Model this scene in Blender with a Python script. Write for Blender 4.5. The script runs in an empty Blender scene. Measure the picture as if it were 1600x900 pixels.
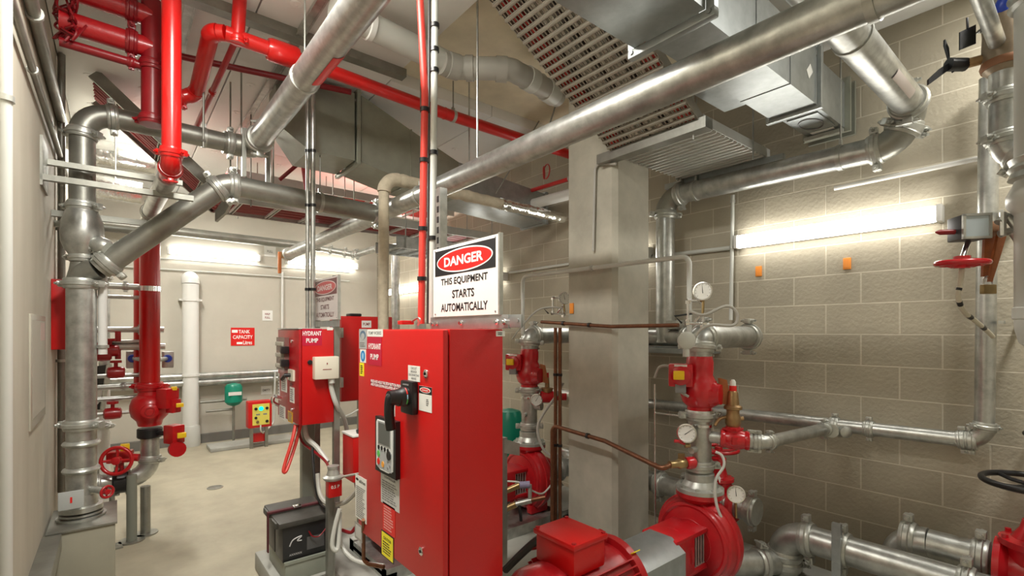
import bpy, bmesh, math, random
from mathutils import Vector, Matrix
random.seed(7)
SC = bpy.context.scene
COL = SC.collection
V = Vector
# ------------------------------------------------------------------ camera, world, exposure
F_PX, HOR, CX, EYE = 760.0, 517.0, 800.0, 1.655
FW, RT = V((.632, .775, 0)), V((.775, -.632, 0))
cd = bpy.data.cameras.new('camera'); cam = bpy.data.objects.new('camera', cd); COL.objects.link(cam)
cam.location = (0, 0, EYE); cam.rotation_euler = (math.pi/2, 0, -math.atan2(.632, .775))
cd.sensor_width = 36; cd.lens = F_PX/1600*36; cd.shift_y = (HOR-450)/1600; cd.clip_start = .02
SC.camera = cam
SC.view_settings.view_transform = 'Standard'; SC.view_settings.look = 'None'
SC.view_settings.gamma = 1; SC.view_settings.use_curve_mapping = False
SC.view_settings.exposure = 0.5
w = bpy.data.worlds.new('world'); SC.world = w; w.use_nodes = True
w.node_tree.nodes['Background'].inputs[0].default_value = (1, .97, .9, 1)
w.node_tree.nodes['Background'].inputs[1].default_value = 0.3
def area(name, loc, rot, sx, sy, watts, col=(1, .97, .9)):
    l = bpy.data.lights.new(name, 'AREA'); l.shape = 'RECTANGLE'; l.size = sx; l.size_y = sy; l.energy = watts; l.color = col
    o = bpy.data.objects.new(name, l); COL.objects.link(o); o.location = loc; o.rotation_euler = rot
    return o
# area lights added as fill for the room, no fittings modelled
area('fill_light_left', (.28, 1.9, 3.60), (0, 0, 0), .25, 1.2, 78)  # added to light the left wall and the left-facing sides
area('fill_light_front', (3.0, -.2, 3.52), (0, 0, 0), 1.0, .25, 44)  # added to raise the general light on the right
area('fill_light_far_left', (.3, 6.2, 3.55), (0, 0, 0), .25, 1.3, 80)  # added to brighten the floor further back
area('fill_light_far_right', (2.75, 6.3, 3.5), (0, 0, 0), 1.2, .25, 30)
BATTEN = 10.5

# ------------------------------------------------------------------ pixel of the photograph + one known coordinate -> point of the place
def P(px, py, t=None, X=None, Y=None, Z=None):
    r = (px-CX)/F_PX; d = FW + RT*r
    k = (HOR-py)/F_PX
    if t is None:
        if X is not None: t = X/d.x
        elif Y is not None: t = Y/d.y
        else: t = (Z-EYE)/k
    return V((d.x*t, d.y*t, EYE + k*t))
VIEW = lambda p: V((-p[0], -p[1], 0)).normalized()      # horizontal direction from a point to the viewer
UP = V((0, 0, 1)); XX = V((1, 0, 0)); YY = V((0, 1, 0))

# ------------------------------------------------------------------ materials
MATS = {}
def mat(name, col, rough=.5, metal=0., noise=0., nscale=8., bump=0., bscale=60., emit=0., col2=None, coat=0.):
    if name in MATS: return MATS[name]
    m = bpy.data.materials.new(name); m.use_nodes = True; nt = m.node_tree; N = nt.nodes; L = nt.links
    b = N['Principled BSDF']
    b.inputs['Base Color'].default_value = (*col, 1); b.inputs['Roughness'].default_value = rough; b.inputs['Metallic'].default_value = metal
    if coat: b.inputs['Coat Weight'].default_value = coat; b.inputs['Coat Roughness'].default_value = .15
    if emit:
        b.inputs['Emission Color'].default_value = (*col, 1); b.inputs['Emission Strength'].default_value = emit
    if noise or bump:
        tc = N.new('ShaderNodeTexCoord')
    if noise:
        n = N.new('ShaderNodeTexNoise'); n.inputs['Scale'].default_value = nscale; n.inputs['Detail'].default_value = 5; n.inputs['Roughness'].default_value = .6
        L.new(tc.outputs['Object'], n.inputs['Vector'])
        r = N.new('ShaderNodeValToRGB'); r.color_ramp.elements[0].position = .3; r.color_ramp.elements[1].position = .7
        c2 = col2 or tuple(max(0, c*(1-noise)) for c in col)
        r.color_ramp.elements[0].color = (*c2, 1); r.color_ramp.elements[1].color = (*col, 1)
        L.new(n.outputs['Fac'], r.inputs['Fac']); L.new(r.outputs['Color'], b.inputs['Base Color'])
    if bump:
        n2 = N.new('ShaderNodeTexNoise'); n2.inputs['Scale'].default_value = bscale; n2.inputs['Detail'].default_value = 3
        L.new(tc.outputs['Object'], n2.inputs['Vector'])
        bp = N.new('ShaderNodeBump'); bp.inputs['Strength'].default_value = bump; bp.inputs['Distance'].default_value = .004
        L.new(n2.outputs['Fac'], bp.inputs['Height']); L.new(bp.outputs['Normal'], b.inputs['Normal'])
    MATS[name] = m
    return m
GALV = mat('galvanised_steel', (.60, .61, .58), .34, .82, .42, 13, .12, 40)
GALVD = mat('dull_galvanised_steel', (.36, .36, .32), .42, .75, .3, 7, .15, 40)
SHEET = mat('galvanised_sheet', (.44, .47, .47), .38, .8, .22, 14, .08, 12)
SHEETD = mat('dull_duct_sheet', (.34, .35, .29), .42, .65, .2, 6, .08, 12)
CAST = mat('zinc_plated_fitting', (.56, .57, .53), .40, .7, .25, 20, .15, 60)
CHROME = mat('chrome', (.8, .8, .8), .15, 1)
RED = mat('red_gloss_paint', (.56, .007, .006), .28, 0, .12, 10, .05, 90, coat=.3)
REDCAST = mat('red_painted_casting', (.44, .005, .010), .36, 0, .2, 12, .25, 70, coat=.25)
REDCAB = mat('red_cabinet_enamel', (.55, .0025, .003), .40, 0, .05, 6, .18, 320, coat=.15)
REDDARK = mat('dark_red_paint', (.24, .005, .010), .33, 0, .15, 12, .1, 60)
REDCON = mat('red_plastic_conduit', (.72, .055, .04), .4, 0, .1, 6)
REDLAB = mat('crimson_label', (.50, .008, .04), .4)
REDSIGN = mat('red_sign_vinyl', (.70, .015, .012), .35)
WHITE = mat('white_sign_face', (.80, .80, .77), .45)
LABEL = mat('white_label', (.78, .78, .74), .5)
LETTER = mat('white_lettering', (.88, .88, .86), .5)
BLACK = mat('black_plastic', (.012, .012, .013), .35)
INK = mat('black_ink', (.01, .01, .012), .5)
GREYINK = mat('grey_print', (.22, .22, .22), .6)
RUBBER = mat('black_rubber', (.02, .02, .02), .6)
COPPER = mat('weathered_copper', (.24, .105, .055), .42, .7, .35, 20)
BRASS = mat('brass', (.40, .29, .14), .32, .85, .2, 20)
BRONZE = mat('bronze_casting', (.42, .27, .13), .4, .8, .25, 20)
ORANGE = mat('orange_strap', (.42, .13, .035), .5, 0, .25, 25)
YELLOW = mat('yellow_plastic', (.85, .55, .01), .4)
YLABEL = mat('yellow_label', (.86, .76, .02), .45)
GREEN = mat('green_enamel', (.0, .24, .15), .35, 0, .1, 10)
PVC = mat('pale_grey_plastic', (.56, .57, .53), .38, 0, .06, 4)
PVCW = mat('white_plastic', (.74, .74, .71), .35, 0, .05, 4)
PVCG = mat('mid_grey_plastic', (.42, .41, .37), .42, 0, .1, 5)
CREAM = mat('cream_plastic', (.76, .72, .60), .4)
CABLE = mat('grey_flexible_conduit', (.42, .41, .37), .5)
LAG = mat('wrapped_lagging', (.58, .51, .38), .8, 0, .3, 14, .8, 30)
FOIL = mat('crinkled_foil', (.86, .87, .85), .2, 1, .1, 20, 1.0, 35)
BLUE = mat('blue_plastic', (.02, .06, .45), .35)
SCREEN = mat('lcd_screen', (.12, .13, .12), .15)
GLASS = mat('clear_acrylic', (.42, .40, .33), .25)
CONC = mat('smooth_concrete', (.49, .465, .385), .8, 0, .28, 3.5, .25, 30)
CONCB = mat('bare_soffit_concrete', (.85, .77, .58), .85, 0, .25, 2.5, .3, 20)
PADM = mat('painted_concrete_pad', (.40, .40, .36), .7, 0, .2, 5, .3, 30)
INSUL = mat('white_insulation_board', (.80, .80, .77), .7, 0, .05, 3, .1, 50)
STAINED = mat('stained_wall_concrete', (.56, .53, .455), .75, 0, .14, 1.4, .2, 25)
def wall_left_mat():
    m = bpy.data.materials.new('precast_panel'); m.use_nodes = True; N = m.node_tree.nodes; L = m.node_tree.links; b = N['Principled BSDF']
    b.inputs['Roughness'].default_value = .75
    tc = N.new('ShaderNodeTexCoord'); mp = N.new('ShaderNodeMapping'); mp.inputs['Scale'].default_value = (1, 2.2, .6)
    n = N.new('ShaderNodeTexNoise'); n.inputs['Scale'].default_value = 1.5; n.inputs['Detail'].default_value = 6
    r = N.new('ShaderNodeValToRGB'); r.color_ramp.elements[0].position = .28; r.color_ramp.elements[1].position = .7
    r.color_ramp.elements[0].color = (.42, .39, .315, 1); r.color_ramp.elements[1].color = (.53, .50, .415, 1)
    L.new(tc.outputs['Object'], mp.inputs['Vector']); L.new(mp.outputs['Vector'], n.inputs['Vector']); L.new(n.outputs['Fac'], r.inputs['Fac']); L.new(r.outputs['Color'], b.inputs['Base Color'])
    return m
PRECAST = wall_left_mat()
def block_mat():
    m = bpy.data.materials.new('concrete_blockwork'); m.use_nodes = True; N = m.node_tree.nodes; L = m.node_tree.links; b = N['Principled BSDF']
    b.inputs['Roughness'].default_value = .85
    g = N.new('ShaderNodeNewGeometry'); s = N.new('ShaderNodeSeparateXYZ'); c = N.new('ShaderNodeCombineXYZ')
    a1 = N.new('ShaderNodeMath'); a1.operation = 'ADD'; a1.inputs[1].default_value = 9.79
    a2 = N.new('ShaderNodeMath'); a2.operation = 'ADD'; a2.inputs[1].default_value = 1.966
    L.new(g.outputs['Position'], s.inputs[0]); L.new(s.outputs['Y'], a1.inputs[0]); L.new(s.outputs['Z'], a2.inputs[0])
    L.new(a1.outputs[0], c.inputs['X']); L.new(a2.outputs[0], c.inputs['Y'])
    k = N.new('ShaderNodeTexBrick'); k.offset = .5; k.inputs['Scale'].default_value = 1; k.inputs['Brick Width'].default_value = .4; k.inputs['Row Height'].default_value = .2
    k.inputs['Mortar Size'].default_value = .0042; k.inputs['Mortar Smooth'].default_value = .25; k.inputs['Bias'].default_value = 0
    k.inputs['Color1'].default_value = (.41, .37, .285, 1); k.inputs['Color2'].default_value = (.36, .325, .25, 1); k.inputs['Mortar'].default_value = (.56, .52, .42, 1)
    L.new(c.outputs[0], k.inputs['Vector'])
    n = N.new('ShaderNodeTexNoise'); n.inputs['Scale'].default_value = 3; n.inputs['Detail'].default_value = 8; L.new(g.outputs['Position'], n.inputs['Vector'])
    mx = N.new('ShaderNodeMix'); mx.data_type = 'RGBA'; mx.blend_type = 'MULTIPLY'; mx.inputs[0].default_value = .35
    L.new(k.outputs['Color'], mx.inputs[6]); L.new(n.outputs['Fac'], mx.inputs[7])
    ad = N.new('ShaderNodeMix'); ad.data_type = 'RGBA'; ad.blend_type = 'MULTIPLY'; ad.inputs[0].default_value = 1; ad.inputs[7].default_value = (1.2, 1.2, 1.2, 1)
    L.new(mx.outputs[2], ad.inputs[6]); L.new(ad.outputs[2], b.inputs['Base Color'])
    n2 = N.new('ShaderNodeTexNoise'); n2.inputs['Scale'].default_value = 45; n2.inputs['Detail'].default_value = 4; L.new(g.outputs['Position'], n2.inputs['Vector'])
    m1 = N.new('ShaderNodeMath'); m1.operation = 'MULTIPLY_ADD'; m1.inputs[1].default_value = -2.2
    L.new(k.outputs['Fac'], m1.inputs[0]); L.new(n2.outputs['Fac'], m1.inputs[2])
    bp = N.new('ShaderNodeBump'); bp.inputs['Strength'].default_value = .55; bp.inputs['Distance'].default_value = .006
    L.new(m1.outputs[0], bp.inputs['Height']); L.new(bp.outputs['Normal'], b.inputs['Normal'])
    return m
BLOCK = block_mat()
FLOORM = mat('worn_floor_concrete', (.43, .39, .29), .72, 0, .26, 2.6, .15, 40)
LAMP = mat('lit_diffuser', (1, .97, .90), .4, emit=BATTEN)
LEDG = mat('green_indicator', (.0, .9, .55), .4, emit=1.5)

# ------------------------------------------------------------------ mesh builder
def frame(axis, hint=None):
    a = V(axis).normalized()
    h = V(hint) if hint is not None else (UP if abs(a.z) < .9 else RT)
    u = (h - a*h.dot(a)).normalized()
    return a, u, a.cross(u)
class MB:
    def __init__(s): s.bm = bmesh.new()
    def faces(s, vs, fs):
        bv = [s.bm.verts.new(v) for v in vs]
        for f in fs:
            try: s.bm.faces.new([bv[i] for i in f])
            except ValueError: pass
        return s
    def box(s, c, size, rot=None, bev=0):
        r = bmesh.ops.create_cube(s.bm, size=1)
        M = Matrix.Translation(V(c)) @ (rot.to_4x4() if rot is not None else Matrix()) @ Matrix.Diagonal((*size, 1))
        bmesh.ops.transform(s.bm, matrix=M, verts=r['verts'])
        if bev:
            es = list({e for v in r['verts'] for e in v.link_edges})
            bmesh.ops.bevel(s.bm, geom=es, offset=bev, segments=2, affect='EDGES', profile=.6)
        return s
    def bb(s, lo, hi, bev=0):
        lo, hi = V(lo), V(hi)
        return s.box((lo+hi)/2, [abs(x) for x in (hi-lo)], None, bev)
    def lathe(s, prof, base, axis, seg=24, hint=None, cap=True):
        a, u, w = frame(axis, hint); base = V(base); vs = []
        for r, h in prof:
            for i in range(seg):
                t = 2*math.pi*i/seg
                vs.append(base + a*h + (u*math.cos(t) + w*math.sin(t))*max(r, 1e-5))
        fs = []
        for k in range(len(prof)-1):
            for i in range(seg):
                j = (i+1) % seg
                fs.append((k*seg+i, k*seg+j, (k+1)*seg+j, (k+1)*seg+i))
        if cap:
            fs.append(tuple(reversed(range(seg)))); n = (len(prof)-1)*seg; fs.append(tuple(range(n, n+seg)))
        return s.faces(vs, fs)
    def cyl(s, a, b, r, seg=16, r2=None):
        a, b = V(a), V(b)
        return s.lathe([(r, 0), (r if r2 is None else r2, (b-a).length)], a, b-a, seg)
    def tube(s, path, r, seg=12, radii=None):
        pts = [V(p) for p in path]; n = len(pts); vs = []
        t0 = (pts[1]-pts[0]).normalized(); _, u, _ = frame(t0)
        for i, p in enumerate(pts):
            t = (pts[min(i+1, n-1)] - pts[max(i-1, 0)]).normalized()
            u = (u - t*u.dot(t)).normalized(); w2 = t.cross(u); rr = radii[i] if radii else r
            for k in range(seg):
                q = 2*math.pi*k/seg; vs.append(p + (u*math.cos(q) + w2*math.sin(q))*rr)
        fs = [(i*seg+k, i*seg+(k+1) % seg, (i+1)*seg+(k+1) % seg, (i+1)*seg+k) for i in range(n-1) for k in range(seg)]
        fs += [tuple(reversed(range(seg))), tuple(range((n-1)*seg, n*seg))]
        return s.faces(vs, fs)
    def torus(s, c, axis, R, r, seg=28, seg2=8):
        a, u, w2 = frame(axis); c = V(c); vs = []
        for i in range(seg):
            q = 2*math.pi*i/seg; d = u*math.cos(q) + w2*math.sin(q)
            for k in range(seg2):
                z = 2*math.pi*k/seg2; vs.append(c + d*(R + r*math.cos(z)) + a*r*math.sin(z))
        fs = [(i*seg2+k, ((i+1) % seg)*seg2+k, ((i+1) % seg)*seg2+(k+1) % seg2, i*seg2+(k+1) % seg2) for i in range(seg) for k in range(seg2)]
        return s.faces(vs, fs)
    def sphere(s, c, r, sc=(1, 1, 1), seg=16):
        q = bmesh.ops.create_uvsphere(s.bm, u_segments=seg, v_segments=seg//2, radius=1)
        bmesh.ops.transform(s.bm, matrix=Matrix.Translation(V(c)) @ Matrix.Diagonal((r*sc[0], r*sc[1], r*sc[2], 1)), verts=q['verts'])
        return s
    def prism(s, pts, n, th):                       # closed outline in space, pushed th along n
        n = V(n).normalized()*th; k = len(pts); vs = [V(p) for p in pts] + [V(p)+n for p in pts]
        return s.faces(vs, [tuple(reversed(range(k))), tuple(range(k, 2*k))] + [(i, (i+1) % k, k+(i+1) % k, k+i) for i in range(k)])
    def hexa(s, p8):                                # eight corners: bottom ring, top ring
        return s.faces(p8, [(3, 2, 1, 0), (4, 5, 6, 7), (0, 1, 5, 4), (1, 2, 6, 5), (2, 3, 7, 6), (3, 0, 4, 7)])
    def build(s, name, m, parent=None, label=None, smooth=True):
        bmesh.ops.recalc_face_normals(s.bm, faces=s.bm.faces)
        me = bpy.data.meshes.new(name)
        if parent is not None:
            o0 = parent['_o']; off = V(o0)
        else:
            xs = [v.co for v in s.bm.verts]
            off = V(((min(v.x for v in xs)+max(v.x for v in xs))/2, (min(v.y for v in xs)+max(v.y for v in xs))/2, min(v.z for v in xs)))
        bmesh.ops.translate(s.bm, vec=-off, verts=s.bm.verts)
        s.bm.to_mesh(me); s.bm.free()
        if smooth:
            me.polygons.foreach_set('use_smooth', [True]*len(me.polygons)); me.set_sharp_from_angle(angle=math.radians(38))
        me.materials.append(m)
        o = bpy.data.objects.new(name, me); COL.objects.link(o)
        if parent is not None: o.parent = parent
        else: o.location = off
        o['_o'] = list(off)
        if label: o['label'] = label
        return o
def thing(name, label, cat, loc, group=None):
    o = bpy.data.objects.new(name, None); COL.objects.link(o); o.location = loc; o.empty_display_size = .05
    o['label'] = label; o['category'] = cat; o['_o'] = list(loc)
    if group: o['group'] = group
    return o
def tag(o, label, cat, group=None):
    o['label'] = label; o['category'] = cat
    if group: o['group'] = group
    return o
def struct(o): o['kind'] = 'structure'; return o

def text(parent, s, c, u, v, width, height, m, name='lettering', lift=.0008, bold=.02, label=None):
    """flat lettering centred at c, reading along u with v up, stretched to width x height"""
    cu = bpy.data.curves.new('t', 'FONT'); cu.body = s; cu.align_x = 'CENTER'; cu.offset = bold; cu.resolution_u = 3
    ob = bpy.data.objects.new('t', cu); COL.objects.link(ob)
    me = bpy.data.meshes.new_from_object(ob.evaluated_get(bpy.context.evaluated_depsgraph_get()))
    bpy.data.objects.remove(ob); bpy.data.curves.remove(cu)
    xs = [q.co.x for q in me.vertices]; ys = [q.co.y for q in me.vertices]
    x0, x1, y0, y1 = min(xs), max(xs), min(ys), max(ys)
    u, v = V(u).normalized(), V(v).normalized(); n = u.cross(v); off = V(parent['_o']); c = V(c)
    for q in me.vertices:
        a = (q.co.x-(x0+x1)/2)/(x1-x0)*width; b = (q.co.y-(y0+y1)/2)/(y1-y0)*height
        q.co = c + u*a + v*b + n*lift - off
    me.name = name; me.materials.clear(); me.materials.append(m)
    o = bpy.data.objects.new(name, me); COL.objects.link(o); o.parent = parent; o['_o'] = list(off)
    if label: o['label'] = label
    return o
def plate(parent, name, c, u, v, wd, ht, m, th=.0015, label=None, lift=0):
    """a thin label or plate of real thickness on a surface"""
    u, v = V(u).normalized(), V(v).normalized(); n = u.cross(v); c = V(c)+n*lift
    pts = [c-u*wd/2-v*ht/2, c+u*wd/2-v*ht/2, c+u*wd/2+v*ht/2, c-u*wd/2+v*ht/2]
    return MB().prism(pts, n, th).build(name, m, parent, label, smooth=False)
def disc(parent, name, c, u, v, rx, ry, m, th=.001, lift=0, seg=32):
    u, v = V(u).normalized(), V(v).normalized(); n = u.cross(v); c = V(c)+n*lift
    pts = [c+u*rx*math.cos(2*math.pi*i/seg)+v*ry*math.sin(2*math.pi*i/seg) for i in range(seg)]
    return MB().prism(pts, n, th).build(name, m, parent, smooth=False)
def printlines(parent, c, u, v, wd, ht, rows, m=GREYINK, seed=1):
    """small print too fine to read: short dashes in rows, one mesh"""
    rnd = random.Random(seed); u, v = V(u).normalized(), V(v).normalized(); n = u.cross(v); c = V(c)+n*.0016; b = MB()
    rh = ht/rows
    for k in range(rows):
        x = -wd/2; y = ht/2-(k+.5)*rh; end = wd/2*(rnd.uniform(.4, 1))
        while x < end:
            l = min(rnd.uniform(.08, .22)*wd, end-x)
            if l > .02*wd:
                q = c+u*x+v*y
                b.prism([q-v*rh*.25, q+u*l-v*rh*.25, q+u*l+v*rh*.25, q+v*rh*.25], n, .0004)
            x += l+.03*wd
    return b.build('printed_lines', m, parent, smooth=False)

# ------------------------------------------------------------------ pipework
def fillet(path, br):
    """-> list of ('s', a, b) straights and ('e', [points]) elbows"""
    pts = [V(p) for p in path]; out = []; cur = pts[0]
    for i in range(1, len(pts)-1):
        a, b, c = pts[i-1], pts[i], pts[i+1]
        d1 = (b-a).normalized(); d2 = (c-b).normalized(); ang = d1.angle(d2)
        if ang < .03: continue
        L = min(br*math.tan(ang/2), (b-a).length*.48, (c-b).length*.48)
        p, q = b-d1*L, b+d2*L
        n = max(4, int(ang/.16)); arc = []
        R = L/math.tan(ang/2); nrm = (d2-d1*d2.dot(d1)).normalized(); ctr = p+nrm*R
        for k in range(n+1):
            f = ang*k/n; arc.append(ctr - nrm*R*math.cos(f) + d1*R*math.sin(f))
        out.append(('s', cur, p)); out.append(('e', arc)); cur = q
    out.append(('s', cur, pts[-1]))
    return out
def coupling(parent, c, axis, r, ear=None, m=None, name='coupling', hl=None):
    m = m or CAST
    a, u, w2 = frame(axis, ear if ear is not None else (UP if abs(V(axis).normalized().z) < .7 else RT))
    c = V(c); hl = hl or (.22*r+.016)
    b = MB().lathe([(r*.98, -hl), (r*1.14, -hl), (r*1.2, -hl*.7), (r*1.2, -hl*.45), (r*1.3, -hl*.3), (r*1.3, hl*.3), (r*1.2, hl*.45), (r*1.2, hl*.7), (r*1.14, hl), (r*.98, hl)], c, a, 24, u)
    rot = Matrix((a, u, w2)).transposed()
    for sg in (1, -1):
        e = c+u*sg*r*1.5
        b.box(e, (hl*1.3, r*.5, r*.62), rot, r*.08)
        b.lathe([(r*.17, -r*.55), (r*.17, r*.55)], e+u*sg*r*.05, w2, 6)
        b.lathe([(r*.1, -r*.75), (r*.1, r*.75)], e+u*sg*r*.05, w2, 8)
    return b.build(name, m, parent)
def pipe(name, label, path, d, m, br=None, elbow_couplings=True, couplings=(), end_couplings=(), hangers=(), cat='pipe', group=None, seg=20, collar=True, cm=None, em=None, rodtop=3.64):
    """path corners become elbows; couplings / hangers are (leg index, fraction)"""
    r = d/2; br = br or d*1.15
    low = min((V(p) for p in path), key=lambda p: p.z)
    t = thing(name, label, cat, low, group)
    for kind, *g in fillet(path, br):
        if kind == 's':
            if (g[1]-g[0]).length > .004: MB().cyl(g[0], g[1], r, seg).build('pipe_length', m, t)
        else:
            arc = g[0]; big = r*1.07 if collar else r*1.0
            MB().tube(arc, big, seg).build('elbow', em or m, t)
            if elbow_couplings:
                for p, dr in ((arc[0], arc[1]-arc[0]), (arc[-1], arc[-1]-arc[-2])):
                    coupling(t, p, dr, r, m=cm)
    P_ = [V(p) for p in path]
    for i, f in couplings: coupling(t, P_[i].lerp(P_[i+1], f), P_[i+1]-P_[i], r, m=cm)
    for i in end_couplings:
        if i == 0: coupling(t, P_[0], P_[1]-P_[0], r, m=cm)
        else:
            coupling(t, P_[-1], P_[-1]-P_[-2], r, m=cm)
    for i, f in hangers:
        q = P_[i].lerp(P_[i+1], f); ax = (P_[i+1]-P_[i]).normalized()
        k = MB().lathe([(r*1.0, -.013), (r*1.08, -.013), (r*1.08, .013), (r*1.0, .013)], q, ax, 20)
        k.box(q+UP*(r*1.25), (.03, .012, r*.55)).build('hanger_clip', CAST, t)
        MB().cyl(q+UP*r*1.1, V((q.x, q.y, rodtop)), .0055, 8).build('hanger_rod', GALVD, t)
    return t
def conduit(name, label, path, d, m, br=None, cat='conduit', group=None, clips=(), clipm=None):
    r = d/2; pts = []
    for kind, *g in fillet(path, br or d*3):
        pts += [g[0], g[1]] if kind == 's' else g[0][1:-1]
    low = min((V(p) for p in path), key=lambda p: p.z)
    t = thing(name, label, cat, low, group)
    q = [pts[0]]
    for p in pts[1:]:
        if (p-q[-1]).length > 1e-4: q.append(p)
    MB().tube(q, r, 10).build('conduit_length' if cat == 'conduit' else 'run', m, t)
    P_ = [V(p) for p in path]
    for i, f in clips:
        c = P_[i].lerp(P_[i+1], f); ax = (P_[i+1]-P_[i]).normalized()
        MB().lathe([(r*.9, -.01), (r*1.35, -.01), (r*1.35, .01), (r*.9, .01)], c, ax, 12).build('clip', clipm or CAST, t)
    return t
def spline(pts, n=10):
    pts = [V(p) for p in pts]; out = []
    for i in range(len(pts)-1):
        p0, p1, p2, p3 = pts[max(i-1, 0)], pts[i], pts[i+1], pts[min(i+2, len(pts)-1)]
        for k in range(n):
            t = k/n
            out.append(.5*((2*p1)+(p2-p0)*t+(2*p0-5*p1+4*p2-p3)*t*t+(3*p1-p0-3*p2+p3)*t**3))
    out.append(pts[-1]); return out
def hose(name, label, pts, d, m, cat='cable', group=None, parent=None):
    b = MB().tube(spline(pts, 8), d/2, 8)
    o = b.build(name, m, parent)
    if parent is None: tag(o, label, cat, group)
    return o
def gauge(label, c, n, r, stem=None, ang=.6, group='pressure gauges'):
    c = V(c); n = V(n).normalized()
    t = thing('pressure_gauge', label, 'gauge', stem if stem is not None else c-UP*r, group)
    a, u, w2 = frame(n, UP)
    MB().lathe([(r*.8, -r*.55), (r*.98, -r*.5), (r, 0), (r*1.06, .0), (r*1.06, r*.14), (r*.93, r*.16), (r*.93, r*.02)], c, n, 28).build('case', CHROME, t)
    MB().lathe([(.0, r*.03), (r*.93, r*.03), (r*.93, r*.05), (0, r*.05)], c, n, 28, cap=False).build('dial', LABEL, t)
    b = MB(); dr = u*math.cos(ang)+w2*math.sin(ang); pr = n.cross(dr); q = c+n*r*.06
    b.prism([q-dr*r*.25-pr*r*.04, q-dr*r*.25+pr*r*.04, q+dr*r*.72+pr*r*.01, q+dr*r*.72-pr*r*.01], n, r*.02).build('needle', INK, t)
    b = MB()
    for k in range(11):
        z = math.radians(-135+27*k); dd = u*math.cos(z)+w2*math.sin(z); pp = n.cross(dd); q = c+n*r*.052
        b.prism([q+dd*r*.72-pp*r*.015, q+dd*r*.72+pp*r*.015, q+dd*r*.85+pp*r*.015, q+dd*r*.85-pp*r*.015], n, r*.01)
    b.build('scale_marks', INK, t)
    if stem is not None: MB().cyl(c-UP*r*.9-n*r*.25, stem, r*.16, 10).build('stem', BRASS, t)
    return t
def handwheel(parent, c, axis, R, r, m, spokes=5, name='handwheel'):
    a, u, w2 = frame(axis); c = V(c); b = MB().torus(c, a, R, r, 36, 10)
    for k in range(spokes):
        q = 2*math.pi*k/spokes; d = u*math.cos(q)+w2*math.sin(q)
        b.tube([c-a*r*.8+d*r, c-a*r*.8+d*R*.6, c+d*R], r*.7, 8)
    b.lathe([(r*2.2, -r*1.8), (r*2.2, r*1.2), (r*1.5, r*1.5)], c, a, 16)
    return b.build(name, m, parent)
# ================================================================== SETTING
WL, WR, WB, CEIL = -.33, 3.73, 8.5, 3.65
struct(MB().bb((WL-.2, -1.6, -.15), (WR+.2, WB+.2, 0)).build('floor', FLOORM))
struct(MB().bb((WL-.2, -1.6, -.15), (WL, WB, 3.95)).build('wall_left', PRECAST))
struct(MB().bb((WL-.2, WB, -.15), (WR+.2, WB+.2, 3.95)).build('wall_back', STAINED))
struct(MB().bb((WR, -1.6, -.15), (WR+.2, WB, 3.95)).build('wall_right', BLOCK))
struct(MB().bb((WL-.2, -1.8, -.15), (WR+.2, -1.6, 3.95)).build('wall_front', STAINED))
ceil = struct(MB().bb((WL-.2, -1.6, 3.75), (WR+.2, WB+.2, 3.95)).build('ceiling', CONCB))
# white insulation boards fixed under the soffit, leaving a bare bay
bays = [(WL, 1.70, -1.6, WB), (1.70, WR, 3.62, WB), (1.70, WR, -1.6, 1.75)]
k = 0
for x0, x1, y0, y1 in bays:
    nx = max(1, round((x1-x0)/1.2)); ny = max(1, round((y1-y0)/2.4))
    for i in range(nx):
        for j in range(ny):
            a0, a1 = x0+(x1-x0)*i/nx, x0+(x1-x0)*(i+1)/nx; b0, b1 = y0+(y1-y0)*j/ny, y0+(y1-y0)*(j+1)/ny
            o = MB().bb((a0+.004, b0+.004, CEIL), (a1-.004, b1-.004, 3.75), .006).build('insulation_board', INSUL, ceil)
            b = MB()
            for p in range(3):
                for q in range(4):
                    c = V((a0+(a1-a0)*(p+.5)/3, b0+(b1-b0)*(q+.5)/4, CEIL))
                    b.lathe([(.034, 0), (.034, .003), (.024, .006), (.012, .006), (.010, .003)], c, -UP, 18)
            b.build('fixing_washers', WHITE, o)
# column
COLX0, COLX1, COLY0, COLY1 = 2.71, 3.13, 2.18, 2.63
b = MB()
ch = .032
pts = [(COLX0+ch, COLY0, 0), (COLX1-ch, COLY0, 0), (COLX1, COLY0+ch, 0), (COLX1, COLY1, 0), (COLX0, COLY1, 0), (COLX0, COLY0+ch, 0)]
o = struct(b.prism(pts, UP, CEIL+.1).build('column', CONC)); 
# kerb trunking along the left wall
kb = struct(MB().bb((WL, .3, .36), (WL+.085, 3.9, .46), .004).bb((WL, .3, 0), (WL+.03, 3.9, .36)).build('trim_1', GALVD))
struct(MB().bb((3.60, -1.0, 3.55), (WR, 2.1, CEIL), .004).build('trim_2', INSUL))
# concrete pads
struct(MB().bb((.75, 2.55, 0), (3.45, 3.75, .12), .012).build('floor_pad', PADM))
struct(MB().bb((1.2, .75, 0), (3.55, 2.02, .12), .012).build('floor_pad', PADM))
struct(MB().bb((WL, WB-.06, 0), (WR, WB, .13)).build('baseboard_back', mat('dark_skirting', (.16, .155, .14), .6)))
dr = tag(MB().lathe([(.075, 0), (.075, .006), (.062, .008), (.06, .004), (0.001, .004)], (P(336, 762, Z=0)), UP, 24).build('floor_drain', GALVD), 'small round grey drain cover set in the bare concrete floor', 'drain')

# ================================================================== OVERHEAD PIPES
ZB = 2.66; XB = 1.76
bigA = P(590, 335, X=XB)
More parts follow.
